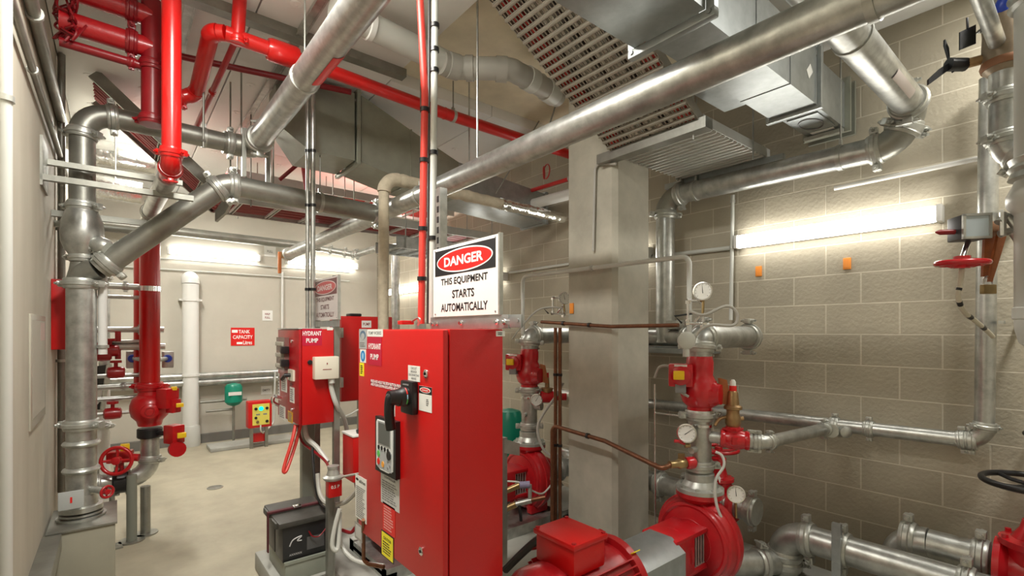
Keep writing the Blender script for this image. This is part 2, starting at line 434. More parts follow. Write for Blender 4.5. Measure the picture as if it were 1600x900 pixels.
# the long pipe that crosses the picture and the branch it meets
pipe('galvanised_pipe', 'long bright galvanised pipe sloping across the ceiling from centre to top right', [(XB, 6.75, ZB), (XB, -.9, ZB)], .142, GALV, couplings=[(0, .36)], hangers=[(0, .46), (0, .824)])
jl = P(352, 287, Y=3.97)
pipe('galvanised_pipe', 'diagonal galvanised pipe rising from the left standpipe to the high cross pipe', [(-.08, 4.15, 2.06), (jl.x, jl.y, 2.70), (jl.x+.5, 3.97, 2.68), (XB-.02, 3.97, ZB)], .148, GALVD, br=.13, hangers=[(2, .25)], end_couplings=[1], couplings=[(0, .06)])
# handled valve closing the far end of the long pipe
fv = thing('butterfly_valve', 'small butterfly valve with orange lever on far end of long overhead pipe', 'valve', (XB, 6.8, ZB-.1))
MB().lathe([(.075, -.05), (.085, -.04), (.085, .04), (.075, .05)], (XB, 6.80, ZB), YY, 20).build('body', CAST, fv)
MB().bb((XB-.03, 6.76, ZB-.06), (XB-.10, 6.82, ZB+.02), .008).build('neck', BRONZE, fv)
MB().bb((XB-.13, 6.77, ZB-.26), (XB-.09, 6.81, ZB+.02), .008).build('lever', ORANGE, fv)
# pipe with red label + cross pipe + upper half of left standpipe
ZC = 3.08; cj = P(395, 232, t=3.8)
cx = .83; cy = 4.22
lp = pipe('galvanised_pipe', 'galvanised pipe with a red flow label hung below the white ceiling', [(cx, cy-.1, ZC), (cx, -.5, ZC)], .155, GALV, couplings=[(0, .03), (0, .62)], hangers=[(0, .27), (0, .6)])
# red label wrapped on the underside (arc patch of real thickness)
def pipe_label(parent, c, ax, r, half, a0, a1, m, face):
    ax = V(ax).normalized(); a, u, w2 = frame(ax, face); vs = []; n = 8
    for rr in (r+.0008, r+.0020):
        for i in range(n+1):
            q = math.radians(a0+(a1-a0)*i/n); d = u*math.cos(q)+w2*math.sin(q)
            vs += [V(c)+d*rr-ax*half, V(c)+d*rr+ax*half]
    m2 = 2*(n+1); fs = []
    for i in range(n):
        fs += [(2*i, 2*i+1, 2*i+3, 2*i+2), (m2+2*i, m2+2*i+2, m2+2*i+3, m2+2*i+1)]
    return MB().faces(vs, fs).build('flow_label', m, parent, 'red flow label')
c0 = P(502, 92, X=cx); lc = V((cx, c0.y, ZC))
lb = pipe_label(lp, lc, YY, .0775, .17, -28, 24, REDSIGN, V((.42, -.35, -.84)))
dface = (V((.42, 0, -.84))).normalized()
text(lb, 'FIRE SERVICE', lc+dface*.0795, -YY, (V((.84, 0, .42))).normalized()*1, .20, .024, LETTER, lift=.002)
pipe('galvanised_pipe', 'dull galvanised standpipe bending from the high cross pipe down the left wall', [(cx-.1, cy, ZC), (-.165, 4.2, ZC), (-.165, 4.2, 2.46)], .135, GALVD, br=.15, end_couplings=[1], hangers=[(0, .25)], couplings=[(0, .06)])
# fitting where they meet
ft = thing('pipe_tee', 'pipe tee with strut hanger joining labelled pipe and cross pipe', 'fitting', (cx, cy, ZC-.1))
MB().tube(spline([(cx, cy-.16, ZC), (cx-.01, cy-.04, ZC), (cx-.1, cy, ZC), (cx-.2, cy, ZC)], 6), .082, 18).build('body', GALVD, ft)
for dx in (-.075, .09): MB().bb((cx-.02+dx, cy-.12, ZC-.42), (cx+.01+dx, cy-.09, ZC+.1)).build('strut_channel', GALVD, ft)
# reducer bulb and lower tall standpipe
t = thing('pipe_reducer', 'bulbous galvanised elbow on the standpipe beside left wall', 'fitting', (-.165, 4.2, 2.12))
MB().lathe([(.066, .38), (.068, .32), (.085, .28), (.105, .22), (.112, .15), (.108, .09), (.09, .04), (.065, 0), (.06, -.02)], (-.165, 4.2, 2.14), UP, 28).build('bulb', GALV, t)
MB().lathe([(.045, 0), (.055, .02), (.055, .07), (.04, .09)], (-.10, 4.14, 2.22), V((.6, -.5, -.3)), 16).build('outlet_cap', CAST, t)
coupling(t, (-.165, 4.2, 2.13), UP, .058)
t = pipe('galvanised_pipe', 'thick galvanised standpipe with clamp rings standing on the grey box', [(-.17, 4.2, .58), (-.17, 4.2, 1.96)], .155, GALV, end_couplings=[1], couplings=[(0, .34)], seg=28)
for z in (.93, .76): MB().lathe([(.077, -.02), (.092, -.012), (.098, 0), (.092, .012), (.077, .02)], (-.17, 4.2, z), UP, 28).build('clamp_ring', CAST, t)
MB().lathe([(.078, 0), (.074, .04), (.062, .09), (.055, .14)], (-.17, 4.2, 1.96), UP, 28).build('cone_top', GALVD, t)
MB().tube(spline([(-.17, 4.2, 2.0), (-.15, 4.185, 2.03), (-.09, 4.155, 2.065)], 6), .073, 18).build('branch_socket', GALVD, t)
MB().lathe([(.11, 0), (.11, .03), (.085, .035), (.08, .1)], (-.17, 4.2, .50), UP, 28).build('foot_flange', CAST, t)
# white conduit along it
conduit('conduit', 'white plastic conduit running up beside the thick left standpipe', [(-.065, 4.2, 1.5), (-.065, 4.2, 2.02)], .05, PVCW, clips=[(0, .1), (0, .9)])

# pipe group at upper right of the photograph
XR = 3.50
t = pipe('galvanised_pipe', 'galvanised pipe elbowing down to run under the damper along block wall', [(1.55, .70, 2.93), (XR, .70, 2.92), (XR, .78, 2.73), (XR, 2.30, 2.75), (XR, 2.30, 1.56)], .148, GALV, br=.14, couplings=[(1-1, .0)], hangers=[(0, .47), (2, .18), (2, .82)], em=GALVD)
lb = pipe_label(t, P(1390, 125, Y=.70).xy.to_3d()+UP*2.92, XX, .074, .16, -22, 12, mat('faded_label', (.62, .55, .52), .5), V((-.1, -.75, -.62)))
pipe('galvanised_pipe', 'thin bright pipe entering at the very top right towards the valve', [(2.2, .32, 2.98), (3.3, .32, 2.96)], .06, GALV)
conduit('conduit', 'white plastic pipe running high along the block wall past the elbow', [(3.70, -.5, 2.62), (3.70, 1.15, 2.60)], .03, PVCW, clips=[(0, .55)])

# red sprinkler pipes
YS = 3.29; ZS = 3.36
t = pipe('sprinkler_pipe', 'long red sprinkler pipe crossing under the ceiling from tee to far column', [P(352, 52, Z=3.42), P(445, 85, Y=YS), (2.0, YS, ZS), (3.6, YS, ZS)], .088, RED, elbow_couplings=False, couplings=[(2, .62)], cm=RED, hangers=[(2, .05)])
e0 = P(352, 52, Z=3.42)
MB().lathe([(.06, -.1), (.068, -.08), (.068, .06), (.06, .08)], P(445, 85, Y=YS), (1, 0, 0), 20).build('socket', RED, t)
e1 = P(330, 50, Z=3.42); e2 = P(298, 150, t=e1.y*0+3.35)
pipe('sprinkler_pipe', 'red sprinkler pipe with elbow dropping left from the tee to the front riser', [e0, e1, P(306, 148, t=3.35), P(280, 152, t=3.3)], .092, RED, br=.07, elbow_couplings=False, cm=RED, end_couplings=[1])
pipe('sprinkler_pipe', 'red sprinkler pipe rising from tee into the ceiling', [P(371, 62, Z=3.40), P(376, -20, t=2.9)], .075, RED, cm=RED, end_couplings=[0])
pipe('sprinkler_pipe', 'thin red drop pipe slanting behind the red elbow', [P(372, 55, Z=3.5), P(306, 200, t=3.9)], .038, REDCAST, cm=RED, couplings=[(0, .55)])
# front riser and lower riser
q = P(268, 100, t=2.7); RFX, RFY = q.x, q.y
RLX, RLY = .22, 4.98
pipe('sprinkler_riser', 'bright red vertical riser in front at upper left ending in an elbow', [(RFX, RFY, 3.66), (RFX, RFY, 2.575), (RFX, RFY+.22, 2.57)], .094, RED, br=.07, elbow_couplings=True, cm=RED, cat='riser', couplings=[(0, .08)])
pipe('galvanised_pipe', 'bright galvanised link pipe from the front red riser elbow back to the tall red riser', [(RFX, RFY+.23, 2.57), (RLX, RLY, 2.62), (RLX, RLY, 2.46)], .11, GALV, br=.11)
pipe('sprinkler_riser', 'tall red riser standing above the red alarm valve', [(RLX, RLY, 2.45), (RLX, RLY, 1.19)], .14, RED, cm=REDCAST, cat='riser', end_couplings=[0])
MB().lathe([(.071, -.02), (.077, -.02), (.077, .02), (.071, .02)], (RLX, RLY, 2.0), UP, 24).build('steel_clamp', CHROME, [o for o in COL.objects if o.get('label') == 'tall red riser standing above the red alarm valve'][0])
# dark red header with three branches at the ceiling
hx = P(238, 120, t=2.95)
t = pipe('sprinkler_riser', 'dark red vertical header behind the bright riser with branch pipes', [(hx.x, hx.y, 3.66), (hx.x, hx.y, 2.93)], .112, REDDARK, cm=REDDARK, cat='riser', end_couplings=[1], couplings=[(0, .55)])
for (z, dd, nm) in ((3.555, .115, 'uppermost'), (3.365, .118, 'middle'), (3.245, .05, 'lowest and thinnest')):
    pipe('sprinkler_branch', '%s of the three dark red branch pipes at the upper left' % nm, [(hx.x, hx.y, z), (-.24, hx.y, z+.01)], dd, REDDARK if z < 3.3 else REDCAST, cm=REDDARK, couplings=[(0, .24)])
conduit('sprinkler_pipe', 'thin dark maroon pipe running across the ceiling behind the red elbow', [(-.1, 4.15, 3.55), (1.45, 3.80, 3.55)], .045, REDDARK, cat='pipe')
tag(MB().bb((.30, 3.38, 3.59), (1.72, 3.46, 3.65)).build('ceiling_trunking', GALVD), 'grey steel trunking across the white ceiling behind red elbow', 'trunking')
# tangle of red cable hanging at the left wall
t = thing('cable_coil', 'loose tangle of thin red cable hanging by the left ceiling', 'cable', P(105, 60, t=2.7))
for q in range(9):
    rr = random.Random(q)
    pts = [P(100+rr.uniform(-12, 14), -30, t=2.72)] + [P(103+rr.uniform(-20, 20), 5+i*14+rr.uniform(-8, 8), t=2.70+rr.uniform(-.05, .05)) for i in range(5)] + [P(118+rr.uniform(-10, 20), 40, t=2.72)]
    MB().tube(spline(pts, 6), .0065, 6).build('strand', REDDARK, t)
# small red pipes at the column
conduit('sprinkler_pipe', 'slim red pipe running towards back wall behind the column', [(3.42, 2.75, 3.12), (3.42, 4.6, 3.16)], .042, RED, cat='pipe', clips=[(0, .3), (0, .7)])
conduit('soil_pipe', 'white plastic pipe alongside slim red pipe behind the column', [(3.45, 2.75, 2.98), (3.45, 4.4, 3.02)], .11, PVCW, cat='pipe')
t = thing('cable_coil', 'small loop of red cable hanging from the white pipe behind column', 'cable', P(854, 278, t=4.9))
MB().torus(P(854, 268, t=4.9), RT+FW*.4, .07, .006, 24, 6).build('strand', RED, t)
MB().torus(P(850, 270, t=4.92), RT-FW*.2, .06, .006, 24, 6).build('strand', RED, t)

# grey plastic drain pipe below the ceiling
zs = 3.47
t = thing('drain_pipe', 'grey plastic drain pipe jointed under the bare soffit', 'pipe', P(790, 107, Z=zs))
pl = [P(520, 12, Z=3.52), P(700, 100, Z=3.50)]
MB().tube([pl[0], pl[1]], .078, 22).build('pipe_length', PVC, t)
seq = [P(x, y, Z=zs) for x, y in ((690, 98), (716, 106), (790, 108), (812, 116), (838, 130), (872, 152))]
MB().tube(spline(seq, 6), .074, 22).build('bend', PVCG, t)
for i, (x, y, x2, y2) in enumerate(((700, 101, 716, 106), (728, 107, 740, 107), (775, 108, 792, 109), (822, 121, 834, 128), (852, 139, 866, 148))):
    MB().tube([P(x, y, Z=zs), P(x2, y2, Z=zs)], .083, 22).build('socket', PVCG if i < 3 else PVC, t)
MB().cyl(P(846, 125, Z=3.62), P(848, 142, Z=3.45), .05, 18).build('branch_stub', PVC, t)
MB().lathe([(.079, -.02), (.088, -.015), (.088, .015), (.079, .02)], P(578, 40, Z=3.515), (1, .02, 0), 22).cyl(P(578, 40, Z=3.515)+UP*.07, P(578, 40, Z=3.515)+UP*.14, .006).build('hanger_clip', PVCW, t)

# ================================================================== LAGGED PIPE
YL = 3.60
a = P(600, 272, Y=YL); b1 = V((3.62, YL, 2.83)); mid = P(782, 305, Y=YL)
t = thing('lagged_pipe', 'beige cloth-wrapped pipe rising, bending right and ending in foil', 'pipe', (a.x, YL, 1.5))
va = V((a.x, YL, a.z-.02)); legs = fillet([(a.x-.01, YL, 1.0), va, b1], .12)
pts = []
for kd, *g in legs[:2]: pts += (g if kd == 's' else g[0][1:-1])
MB().tube([legs[0][1], legs[0][1].lerp(legs[0][2], .33), legs[0][1].lerp(legs[0][2], .66), legs[0][2]], .041, 16).build('wrapped_length', LAG, t)
el = legs[1][1]
MB().tube(el, .052, 16).build('wrapped_elbow', LAG, t)
p0 = legs[2][1]; cloth_end = V((mid.x, YL, p0.z+(b1.z-p0.z)*(mid.x-p0.x)/(b1.x-p0.x)))
def rough_tube(p, q, r, n, amp, seed):
    rnd = random.Random(seed)
    return MB().tube([V(p).lerp(V(q), i/n) for i in range(n+1)], r, 16, [r*(1+rnd.uniform(-amp, amp)) for i in range(n+1)])
rough_tube(p0, cloth_end, .05, 34, .10, 1).build('wrapped_length', LAG, t)
rough_tube(cloth_end, b1, .053, 40, .09, 2).build('foil_sleeve', FOIL, t, 'crinkled silver foil sleeve')

# ================================================================== CABLE TRAYS
def perforated_tray(name, label, p0, p1, y0, y1, pitch, m, rail=.06, nstrip=7, barw=.026, hole=.02):
    """perforated tray: side rails, cross bars and thin lengthwise strips; runs from p0 to p1 (x,z), width y0..y1"""
    a = V((p0[0], 0, p0[1])); e = V((p1[0], 0, p1[1])); d = (e-a).normalized(); L = (e-a).length; n = V((-d.z, 0, d.x))
    if n.z < 0: n = -n
    rot = Matrix((d, YY, n)).transposed(); mid = (a+e)/2
    t = thing(name, label, 'cable tray', (min(a.x, e.x), (y0+y1)/2, min(a.z, e.z)))
    for y in (y0, y1):
        c = V((mid.x, y, mid.z))+n*rail/2
        MB().box(c, (L, .006, rail), rot).box(c+n*rail/2+YY*(.008 if y == y0 else -.008), (L, .018, .004), rot).build('side_rail', m, t)
    b = MB(); k = int(L/pitch)
    for i in range(k+1):
        c = a+d*(i*L/k)+YY*(y0+y1)/2
        b.box(c, (barw, y1-y0, .006), rot)
        b.box(c-n*.008, (barw*.6, y1-y0, .014), rot, .004)
    for j in range(nstrip):
        y = y0+(y1-y0)*(j+.5)/nstrip
        b.box(V((mid.x, y, mid.z))+n*.004, (L, (y1-y0)/nstrip-hole, .004), rot)
    b.build('perforated_bed', m, t)
    return t, a, e, n
TY0, TY1 = 1.52, 2.17
tA = perforated_tray('cable_tray', 'wide perforated tray sloping down from the ceiling with red and pale cables', (1.46, 3.575), (2.66, 2.885), TY0, TY1, .05, mat('tray_steel', (.40, .37, .31), .5, .45, .2, 10), nstrip=26, hole=.017)
tB = perforated_tray('cable_tray', 'flat bright perforated tray end beside column top', (2.70, 2.88), (3.60, 2.88), TY0, TY1, .05, mat('lit_tray_steel', (.62, .63, .60), .45, .35, .1, 12), nstrip=18, hole=.022, barw=.017)  # flat end in paler steel: reflected light put into its colour
MB().bb((2.64, TY0-.05, 2.835), (2.72, TY1+.12, 2.90)).build('end_channel', GALVD, tB[0])
for x, y in ((2.68, TY0+.05), (3.3, TY0-.02)):
    MB().cyl((x, y, 2.80), (x, y, 3.64), .006, 8).build('hanger_rod', GALV, tB[0])
st = MB().bb((3.52, TY0-.12, 2.825), (3.56, TY1+.15, 2.866)).build('strut_channel', SHEET); tag(st, 'slotted strut channel carrying the flat tray end over the wall pipe', 'bracket')
CAB1 = mat('red_cable_sheath', (.50, .03, .02), .45); CAB2 = mat('pale_cable_sheath', (.62, .58, .50), .5); CAB3 = mat('dark_cable_sheath', (.05, .04, .035), .5)
d = (tA[2]-tA[1]).normalized(); nn = tA[3]
for i in range(12):
    y = TY0+.04+i*(TY1-TY0-.08)/11; red = i in (0, 1, 10, 11)
    m = CAB1 if red else (CAB2 if i % 3 else CAB3)
    r = .017+.006*((i*7) % 3)/2
    rr = random.Random(i); lift = nn*(r+.007)
    pts = [tA[1]+d*s+lift+YY*(y+rr.uniform(-.012, .012)) for s in (.03, .35, .7, 1.0, 1.26)]
    e = pts[-1]+d*.07; pts += [V((e.x+.05, e.y, 2.895+r)), V((3.0, e.y, 2.888+r)), V((3.55, e.y, 2.888+r))]
    hose('cable', ('red cable lying at an edge of the wide perforated tray' if red else 'pale cable lying along the middle of the wide perforated tray' if i % 3 else 'dark cable lying along the wide perforated tray'), pts, 2*r, m, 'cable', 'red cables in the perforated tray' if red else 'pale cables in the perforated tray' if i % 3 else 'dark cables in the perforated tray')
def ladder(name, label, p0, p1, y0, y1, pitch, m, rail=.09):
    a = V((p0[0], 0, p0[1])); e = V((p1[0], 0, p1[1])); d = (e-a).normalized(); L = (e-a).length; n = V((-d.z, 0, d.x))
    if n.z < 0: n = -n
    rot = Matrix((d, YY, n)).transposed(); mid = (a+e)/2
    t = thing(name, label, 'cable ladder', (mid.x, (y0+y1)/2, min(a.z, e.z)))
    for y in (y0, y1):
        s = 1 if y == y0 else -1
        c = V((mid.x, y, mid.z))
        MB().box(c+n*rail/2, (L, .005, rail), rot).box(c+n*.003+YY*s*.012, (L, .024, .004), rot).box(c+n*(rail-.003)+YY*s*.012, (L, .024, .004), rot).build('side_rail', m, t)
    k = int(L/pitch)
    for i in range(k):
        c = a+d*((i+.5)*L/k)+YY*(y0+y1)/2+n*.02
        MB().box(c-d*.014, (.007, y1-y0, .022), rot).box(c+d*.014, (.007, y1-y0, .022), rot).box(c+n*.011, (.034, y1-y0, .003), rot).build('rung', m, t)
    return t, a, e, n
def ladder_cables(L_, y0, y1, n, colm, lab, grp, s0=0., s1=1., lift=.05):
    a, e, nn = L_[1:]
    for i in range(n):
        y = y0+.06+(y1-y0-.12)*i/max(1, n-1)
        tag(MB().tube([a.lerp(e, s0+(s1-s0)*f)+nn*(lift+.004*math.sin(i*3+f*9))+YY*y for f in (0, .25, .5, .75, 1)], .022, 8).build('cable', colm), lab, 'cable', grp)
LAD = mat('ladder_steel', (.62, .62, .58), .4, .35, .15, 12)
L1 = ladder('cable_ladder', 'level cable ladder of maroon cables below the cross pipe', (.72, 2.80), (3.65, 2.80), 4.92, 5.5, .30, LAD)
CABM = mat('maroon_cable_sheath', (.24, .03, .03), .45)
ladder_cables(L1, 4.92, 5.5, 9, CABM, 'maroon cable lying in the level cable ladder', 'maroon cables in the level ladder')
L2 = ladder('cable_ladder', 'steep dark cable ladder dropping from left ceiling to the level ladder', (-.16, 3.60), (.72, 2.80), 4.92, 5.5, .30, GALVD)
ladder_cables(L2, 4.92, 5.5, 8, CABM, 'maroon cable lying in the steep cable ladder', 'maroon cables in the steep ladder')
L3 = ladder('cable_ladder', 'upper cable ladder of bright red cables behind the vertical conduits', (.9, 3.25), (3.65, 3.25), 5.75, 6.3, .32, LAD)
ladder_cables(L3, 5.75, 6.3, 8, CAB1, 'bright red cable lying in the upper cable ladder', 'red cables in the upper ladder')
L4 = ladder('cable_ladder', 'perforated ladder end seen above the danger sign', (2.2, 2.50), (3.55, 2.50), 4.55, 5.05, .16, GALV, rail=.12)
for x in (2.3, 3.4):
    for y in (4.54, 5.06): MB().cyl((x, y, 2.5), (x, y, 3.64), .006, 8).build('hanger_rod', GALVD, L4[0])
for x in (.95, 1.9, 2.9):
    for y in (4.9, 5.52): tag(MB().cyl((x, y, 2.78), (x, y, 3.64), .006, 8).build('hanger_rod', GALVD), 'thin threaded rod hanging the level cable ladder', 'rod', 'rods of the level cable ladder')
for x in (1.3, 2.1):
    for y in (5.7, 6.35): tag(MB().cyl((x, y, 3.23), (x, y, 3.64), .006, 8).build('hanger_rod', GALVD), 'thin threaded rod hanging the upper cable ladder', 'rod', 'rods of the upper cable ladder')
t = thing('foil_duct', 'crinkled silver foil duct high in the far left corner', 'duct', (-.05, 6.3, 3.2))
rough_tube((-.30, 6.3, 3.42), (.32, 6.3, 3.40), .13, 16, .03, 5).build('foil_skin', FOIL, t); MB().cyl((0, 6.3, 3.5), (0, 6.3, 3.65), .006, 8).build('hanger_rod', GALVD, t)
t = thing('foil_duct', 'second crinkled foil duct lower behind the left standpipe', 'duct', (-.05, 6.0, 2.9))
rough_tube((-.30, 6.0, 3.02), (.20, 6.0, 3.00), .11, 14, .03, 6).build('foil_skin', FOIL, t); MB().cyl((0, 6.0, 3.1), (0, 6.0, 3.65), .006, 8).build('hanger_rod', GALVD, t)
wbk = P(352, 312, t=3.62); tag(MB().prism([P(372, 275, t=3.6), P(384, 275, t=3.6), P(352, 332, t=3.62), P(336, 346, t=3.62), P(336, 330, t=3.62)], FW, .03).build('angle_bracket', CAST), 'pale angled bracket tilted under the elbow of the cross pipe', 'bracket')
# ceiling struts and threaded rods
for x, lab in ((.35, 'slotted strut channel fixed to ceiling left of the red elbow'), (.95, 'slotted strut channel fixed to ceiling beside the labelled pipe')):
    b = MB().bb((x-.02, 2.2, 3.61), (x+.02, 6.0, 3.65)).bb((x-.028, 2.2, 3.605), (x-.018, 6.0, 3.612)).bb((x+.018, 2.2, 3.605), (x+.028, 6.0, 3.612))
    tag(b.build('strut_channel', GALV), lab, 'bracket')
for (px, py, t_, zb, lab) in ((318, 40, 3.3, 2.9, 'long thin rod hanging left of the red tee'), (360, 150, 3.9, 2.78, 'thin rod hanging in front of the duct'), (377, 150, 3.75, 2.78, 'thin rod hanging behind the strut hanger'), (427, 190, 4.0, 2.72, 'thin rod hanging beside the labelled pipe'), (746, 100, 3.0, 2.66, 'pale rod hanging from bare soffit to the long pipe'), (733, 180, 4.1, 2.9, 'dark thin rod hanging behind pale rod')):
    q = P(px, py, t=t_)
    tag(MB().cyl((q.x, q.y, zb), (q.x, q.y, 3.755 if q.x > 1.69 and q.y < 3.6 else 3.66), .0065, 8).lathe([(.016, 0), (.016, .012)], (q.x, q.y, zb+.04), UP, 6).build('hanger_rod', GALV if 'pale' in lab else GALVD), lab, 'rod')
for a_, b_, lab in ((P(846, 235, t=3.9), P(868, 165, t=3.9), 'slanted brace rod below the drain pipe'), (P(775, 302, t=4.6), P(803, 255, t=4.6), 'slanted brace rod above the foil sleeve')):
    b_ = a_+(b_-a_)*(((3.75 if 'drain' in lab else 3.64)-a_.z)/(b_.z-a_.z))
    tag(MB().cyl(a_, b_, .006, 8).build('brace_rod', GALVD), lab, 'rod')
# red strut brace by the vertical conduits
t = thing('strut_brace', 'red angled strut brace hanging behind the vertical conduits', 'bracket', P(468, 262, t=4.6))
qb = P(473, 250, t=4.6); MB().cyl(qb, V((qb.x, qb.y, 3.65)), .008, 8).build('hanger_rod', GALVD, t)
MB().tube([P(437, 281, t=4.6), P(473, 250, t=4.6)], .018, 8).build('arm', REDDARK, t)
MB().tube([P(472, 248, t=4.6), P(483, 330, t=4.6)], .02, 8).build('arm', REDCAST, t)
# cantilever channels from left wall
t = thing('cantilever_bracket', 'pair of long grey strut arms cantilevered from left wall', 'bracket', (WL, 3.96, 2.6))
MB().bb((WL, 3.80, 2.48), (WL+.012, 4.1, 2.76)).build('wall_plate', GALVD, t)
for y, z in ((3.82, 2.54), (4.06, 2.69)):
    MB().bb((WL, y-.02, z-.03), (.36 if y > 4 else .40, y+.02, z+.003)).build('arm', GALVD, t)
t = thing('cantilever_bracket', 'second pair of strut arms behind the standpipe bulb', 'bracket', (WL, 4.5, 2.3))
for y, z in ((4.45, 2.44), (4.62, 2.40)):
    MB().bb((WL, y-.02, z-.02), (.26, y+.02, z+.02)).build('arm', GALVD, t)

# ================================================================== DUCTS
def duct_run(label, secs, m, name='air_duct', flanges=(), seams=(), open_end=False):
    """secs: list of (x, y0, y1, z0, z1); consecutive sections are joined"""
    t = thing(name, label, 'duct', (secs[0][0], (secs[0][1]+secs[0][2])/2, min(s[3] for s in secs)))
    for s, e in zip(secs, secs[1:]):
        c = lambda q: [V((q[0], q[1], q[3])), V((q[0], q[2], q[3])), V((q[0], q[2], q[4])), V((q[0], q[1], q[4]))]
        A, B = c(s), c(e)
        MB().hexa(A+B).build('duct_section', m, t, smooth=False)
    for x, y0, y1, z0, z1, fl in flanges:
        b = MB()
        b.bb((x-.017, y0-fl, z0-fl), (x+.017, y1+fl, z0), .004).bb((x-.017, y0-fl, z1), (x+.017, y1+fl, z1+fl), .004)
        b.bb((x-.017, y0-fl, z0-.001), (x+.017, y0, z1+.001), .004).bb((x-.017, y1, z0-.001), (x+.017, y1+fl, z1+.001), .004)
        for yy in (y0-fl*.4, y1+fl*.4):
            for zz in (z0-fl*.4, z1+fl*.4): b.lathe([(.010, -.024), (.010, .024)], (x, yy, zz), XX, 6)
        b.build('flange', m, t)
    for x, y0, y1, z0, z1 in seams:
        MB().bb((x-.006, y0-.004, z0-.004), (x+.006, y1+.004, z1+.004)).build('seam', m, t)
    return t
t = duct_run('shiny galvanised duct with flanged joints running to a damper on block wall', [(.75, .97, 1.30, 2.88, 3.30), (1.74, .97, 1.30, 2.88, 3.30)], SHEET, flanges=[(1.76, .97, 1.30, 2.88, 3.30, .035)])
t2 = duct_run('bright lit duct length between the flanged joint and the damper', [(1.79, 1.03, 1.28, 2.92, 3.24), (3.03, 1.03, 1.28, 2.92, 3.24)], SHEET, flanges=[(3.05, 1.03, 1.28, 2.92, 3.24, .025)], seams=[(2.3, 1.03, 1.28, 2.92, 3.24), (2.68, 1.03, 1.28, 2.92, 3.24)])
plate(t2, 'diamond_sticker', V((2.93, 1.029, 3.07)), XX*.7+UP*.7, UP*.7-XX*.7, .075, .05, LABEL)
t3 = thing('fire_damper', 'stepped damper box with oval access panel at the end of the bright duct', 'damper', (3.35, 1.16, 2.92))
MB().bb((3.09, 1.05, 2.935), (3.62, 1.26, 3.22), .004).build('casing', SHEET, t3)
for x in (3.57, 3.66): MB().bb((x-.012, 1.02, 2.91), (x+.012, 1.29, 3.25)).build('flange', SHEETD, t3)
o = MB().bb((3.17, 1.07, 2.925), (3.45, 1.24, 2.936), .004).build('access_panel', SHEET, t3)
pts = [V((3.31+.10*math.cos(q), 1.155+.06*math.sin(q), 2.922)) for q in [2*math.pi*i/24 for i in range(25)]]
MB().tube(pts, .0035, 8).build('oval_seal', GREYINK, o)
plate(t3, 'white_sticker', V((3.50, 1.155, 2.934)), YY, XX, .13, .04, LABEL)
MB().box((3.53, 1.16, 2.915), (.03, .22, .02)).build('bottom_angle', CAST, t3)
t4 = duct_run('short flat side spigot hanging off the bright duct', [(2.42, 1.30, 1.47, 2.98, 3.16), (2.86, 1.30, 1.47, 2.98, 3.16)], SHEET)
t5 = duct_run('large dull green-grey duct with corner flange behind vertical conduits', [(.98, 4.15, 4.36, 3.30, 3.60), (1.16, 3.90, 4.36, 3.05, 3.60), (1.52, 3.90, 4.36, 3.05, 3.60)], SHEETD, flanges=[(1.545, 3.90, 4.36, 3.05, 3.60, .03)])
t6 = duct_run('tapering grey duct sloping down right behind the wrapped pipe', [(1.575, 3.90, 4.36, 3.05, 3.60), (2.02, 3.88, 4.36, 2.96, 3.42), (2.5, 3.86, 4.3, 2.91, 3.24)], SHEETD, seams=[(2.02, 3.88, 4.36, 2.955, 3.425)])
t7 = duct_run('lit shallow duct reaching back block wall above danger sign', [(2.5, 3.86, 4.3, 2.91, 3.24), (3.60, 3.86, 4.25, 2.83, 3.14)], SHEET, flanges=[(3.62, 3.86, 4.25, 2.83, 3.14, .02)])

# ================================================================== LIGHT FITTINGS
def batten(label, c, along, out, L=1.2, conduit_to=None):
    c = V(c); along = V(along); out = V(out); rot = Matrix((along, out, UP if along.cross(out).z > 0 else -UP)).transposed()
    t = thing('batten_light', label, 'light', c-UP*.05, 'fluorescent battens on the walls')
    MB().box(c+out*.018, (L, .036, .085), rot, .006).build('tray', PVCW, t)
    MB().box(c+out*.062, (L-.05, .058, .095), rot, .018).build('diffuser', LAMP, t)
    for s in (-1, 1): MB().box(c+out*.05+along*s*(L/2-.012), (.026, .085, .1), rot, .006).build('end_cap', PVCW, t)
    return t
batten('large lit batten light on block wall at right above orange plugs', (WR, 1.20, 2.33), YY, -XX)
batten('lit batten light on block wall partly hidden behind the column', (WR, 3.02, 2.35), YY, -XX, .9)
batten('lit batten light on block wall to the right of the danger sign', (WR, 5.25, 2.32), YY, -XX)
batten('far lit batten light on block wall left of the danger sign', (WR, 7.3, 2.32), YY, -XX)
batten('lit batten light on back wall beside the red riser', (1.17, WB, 2.80), XX, -YY)
batten('lit batten light on back wall near far corner', (2.75, WB, 2.80), XX, -YY)
# ================================================================== PUMP CONTROLLER CABINETS
UF, VF = -YY, UP                       # on faces looking towards the left wall
US = XX                                # on faces looking towards the viewer's end of the room
def patch(parent, name, x0, x1, y0, y1, m, X=None, Y=None, label=None, th=.0012, lift=0):
    """rectangle given by its picture extents on a face of constant X or Y"""
    xm = (x0+x1)/2
    kw = dict(X=X) if X is not None else dict(Y=Y)
    a, b = P(x0, 550, **kw), P(x1, 550, **kw); t0, b0 = P(xm, y0, **kw), P(xm, y1, **kw)
    u = UF if X is not None else US
    wd = abs((b-a).dot(u)); c = V(((a.x+b.x)/2, (a.y+b.y)/2, (t0.z+b0.z)/2)); ht = t0.z-b0.z
    o = plate(parent, name, c, u, UP, wd, ht, m, th, label, lift)
    return o, c, u, wd, ht
CX0, CX1, CY0, CY1, CZ0, CZ1 = .94, 1.22, 1.555, 2.37, .66, 1.662
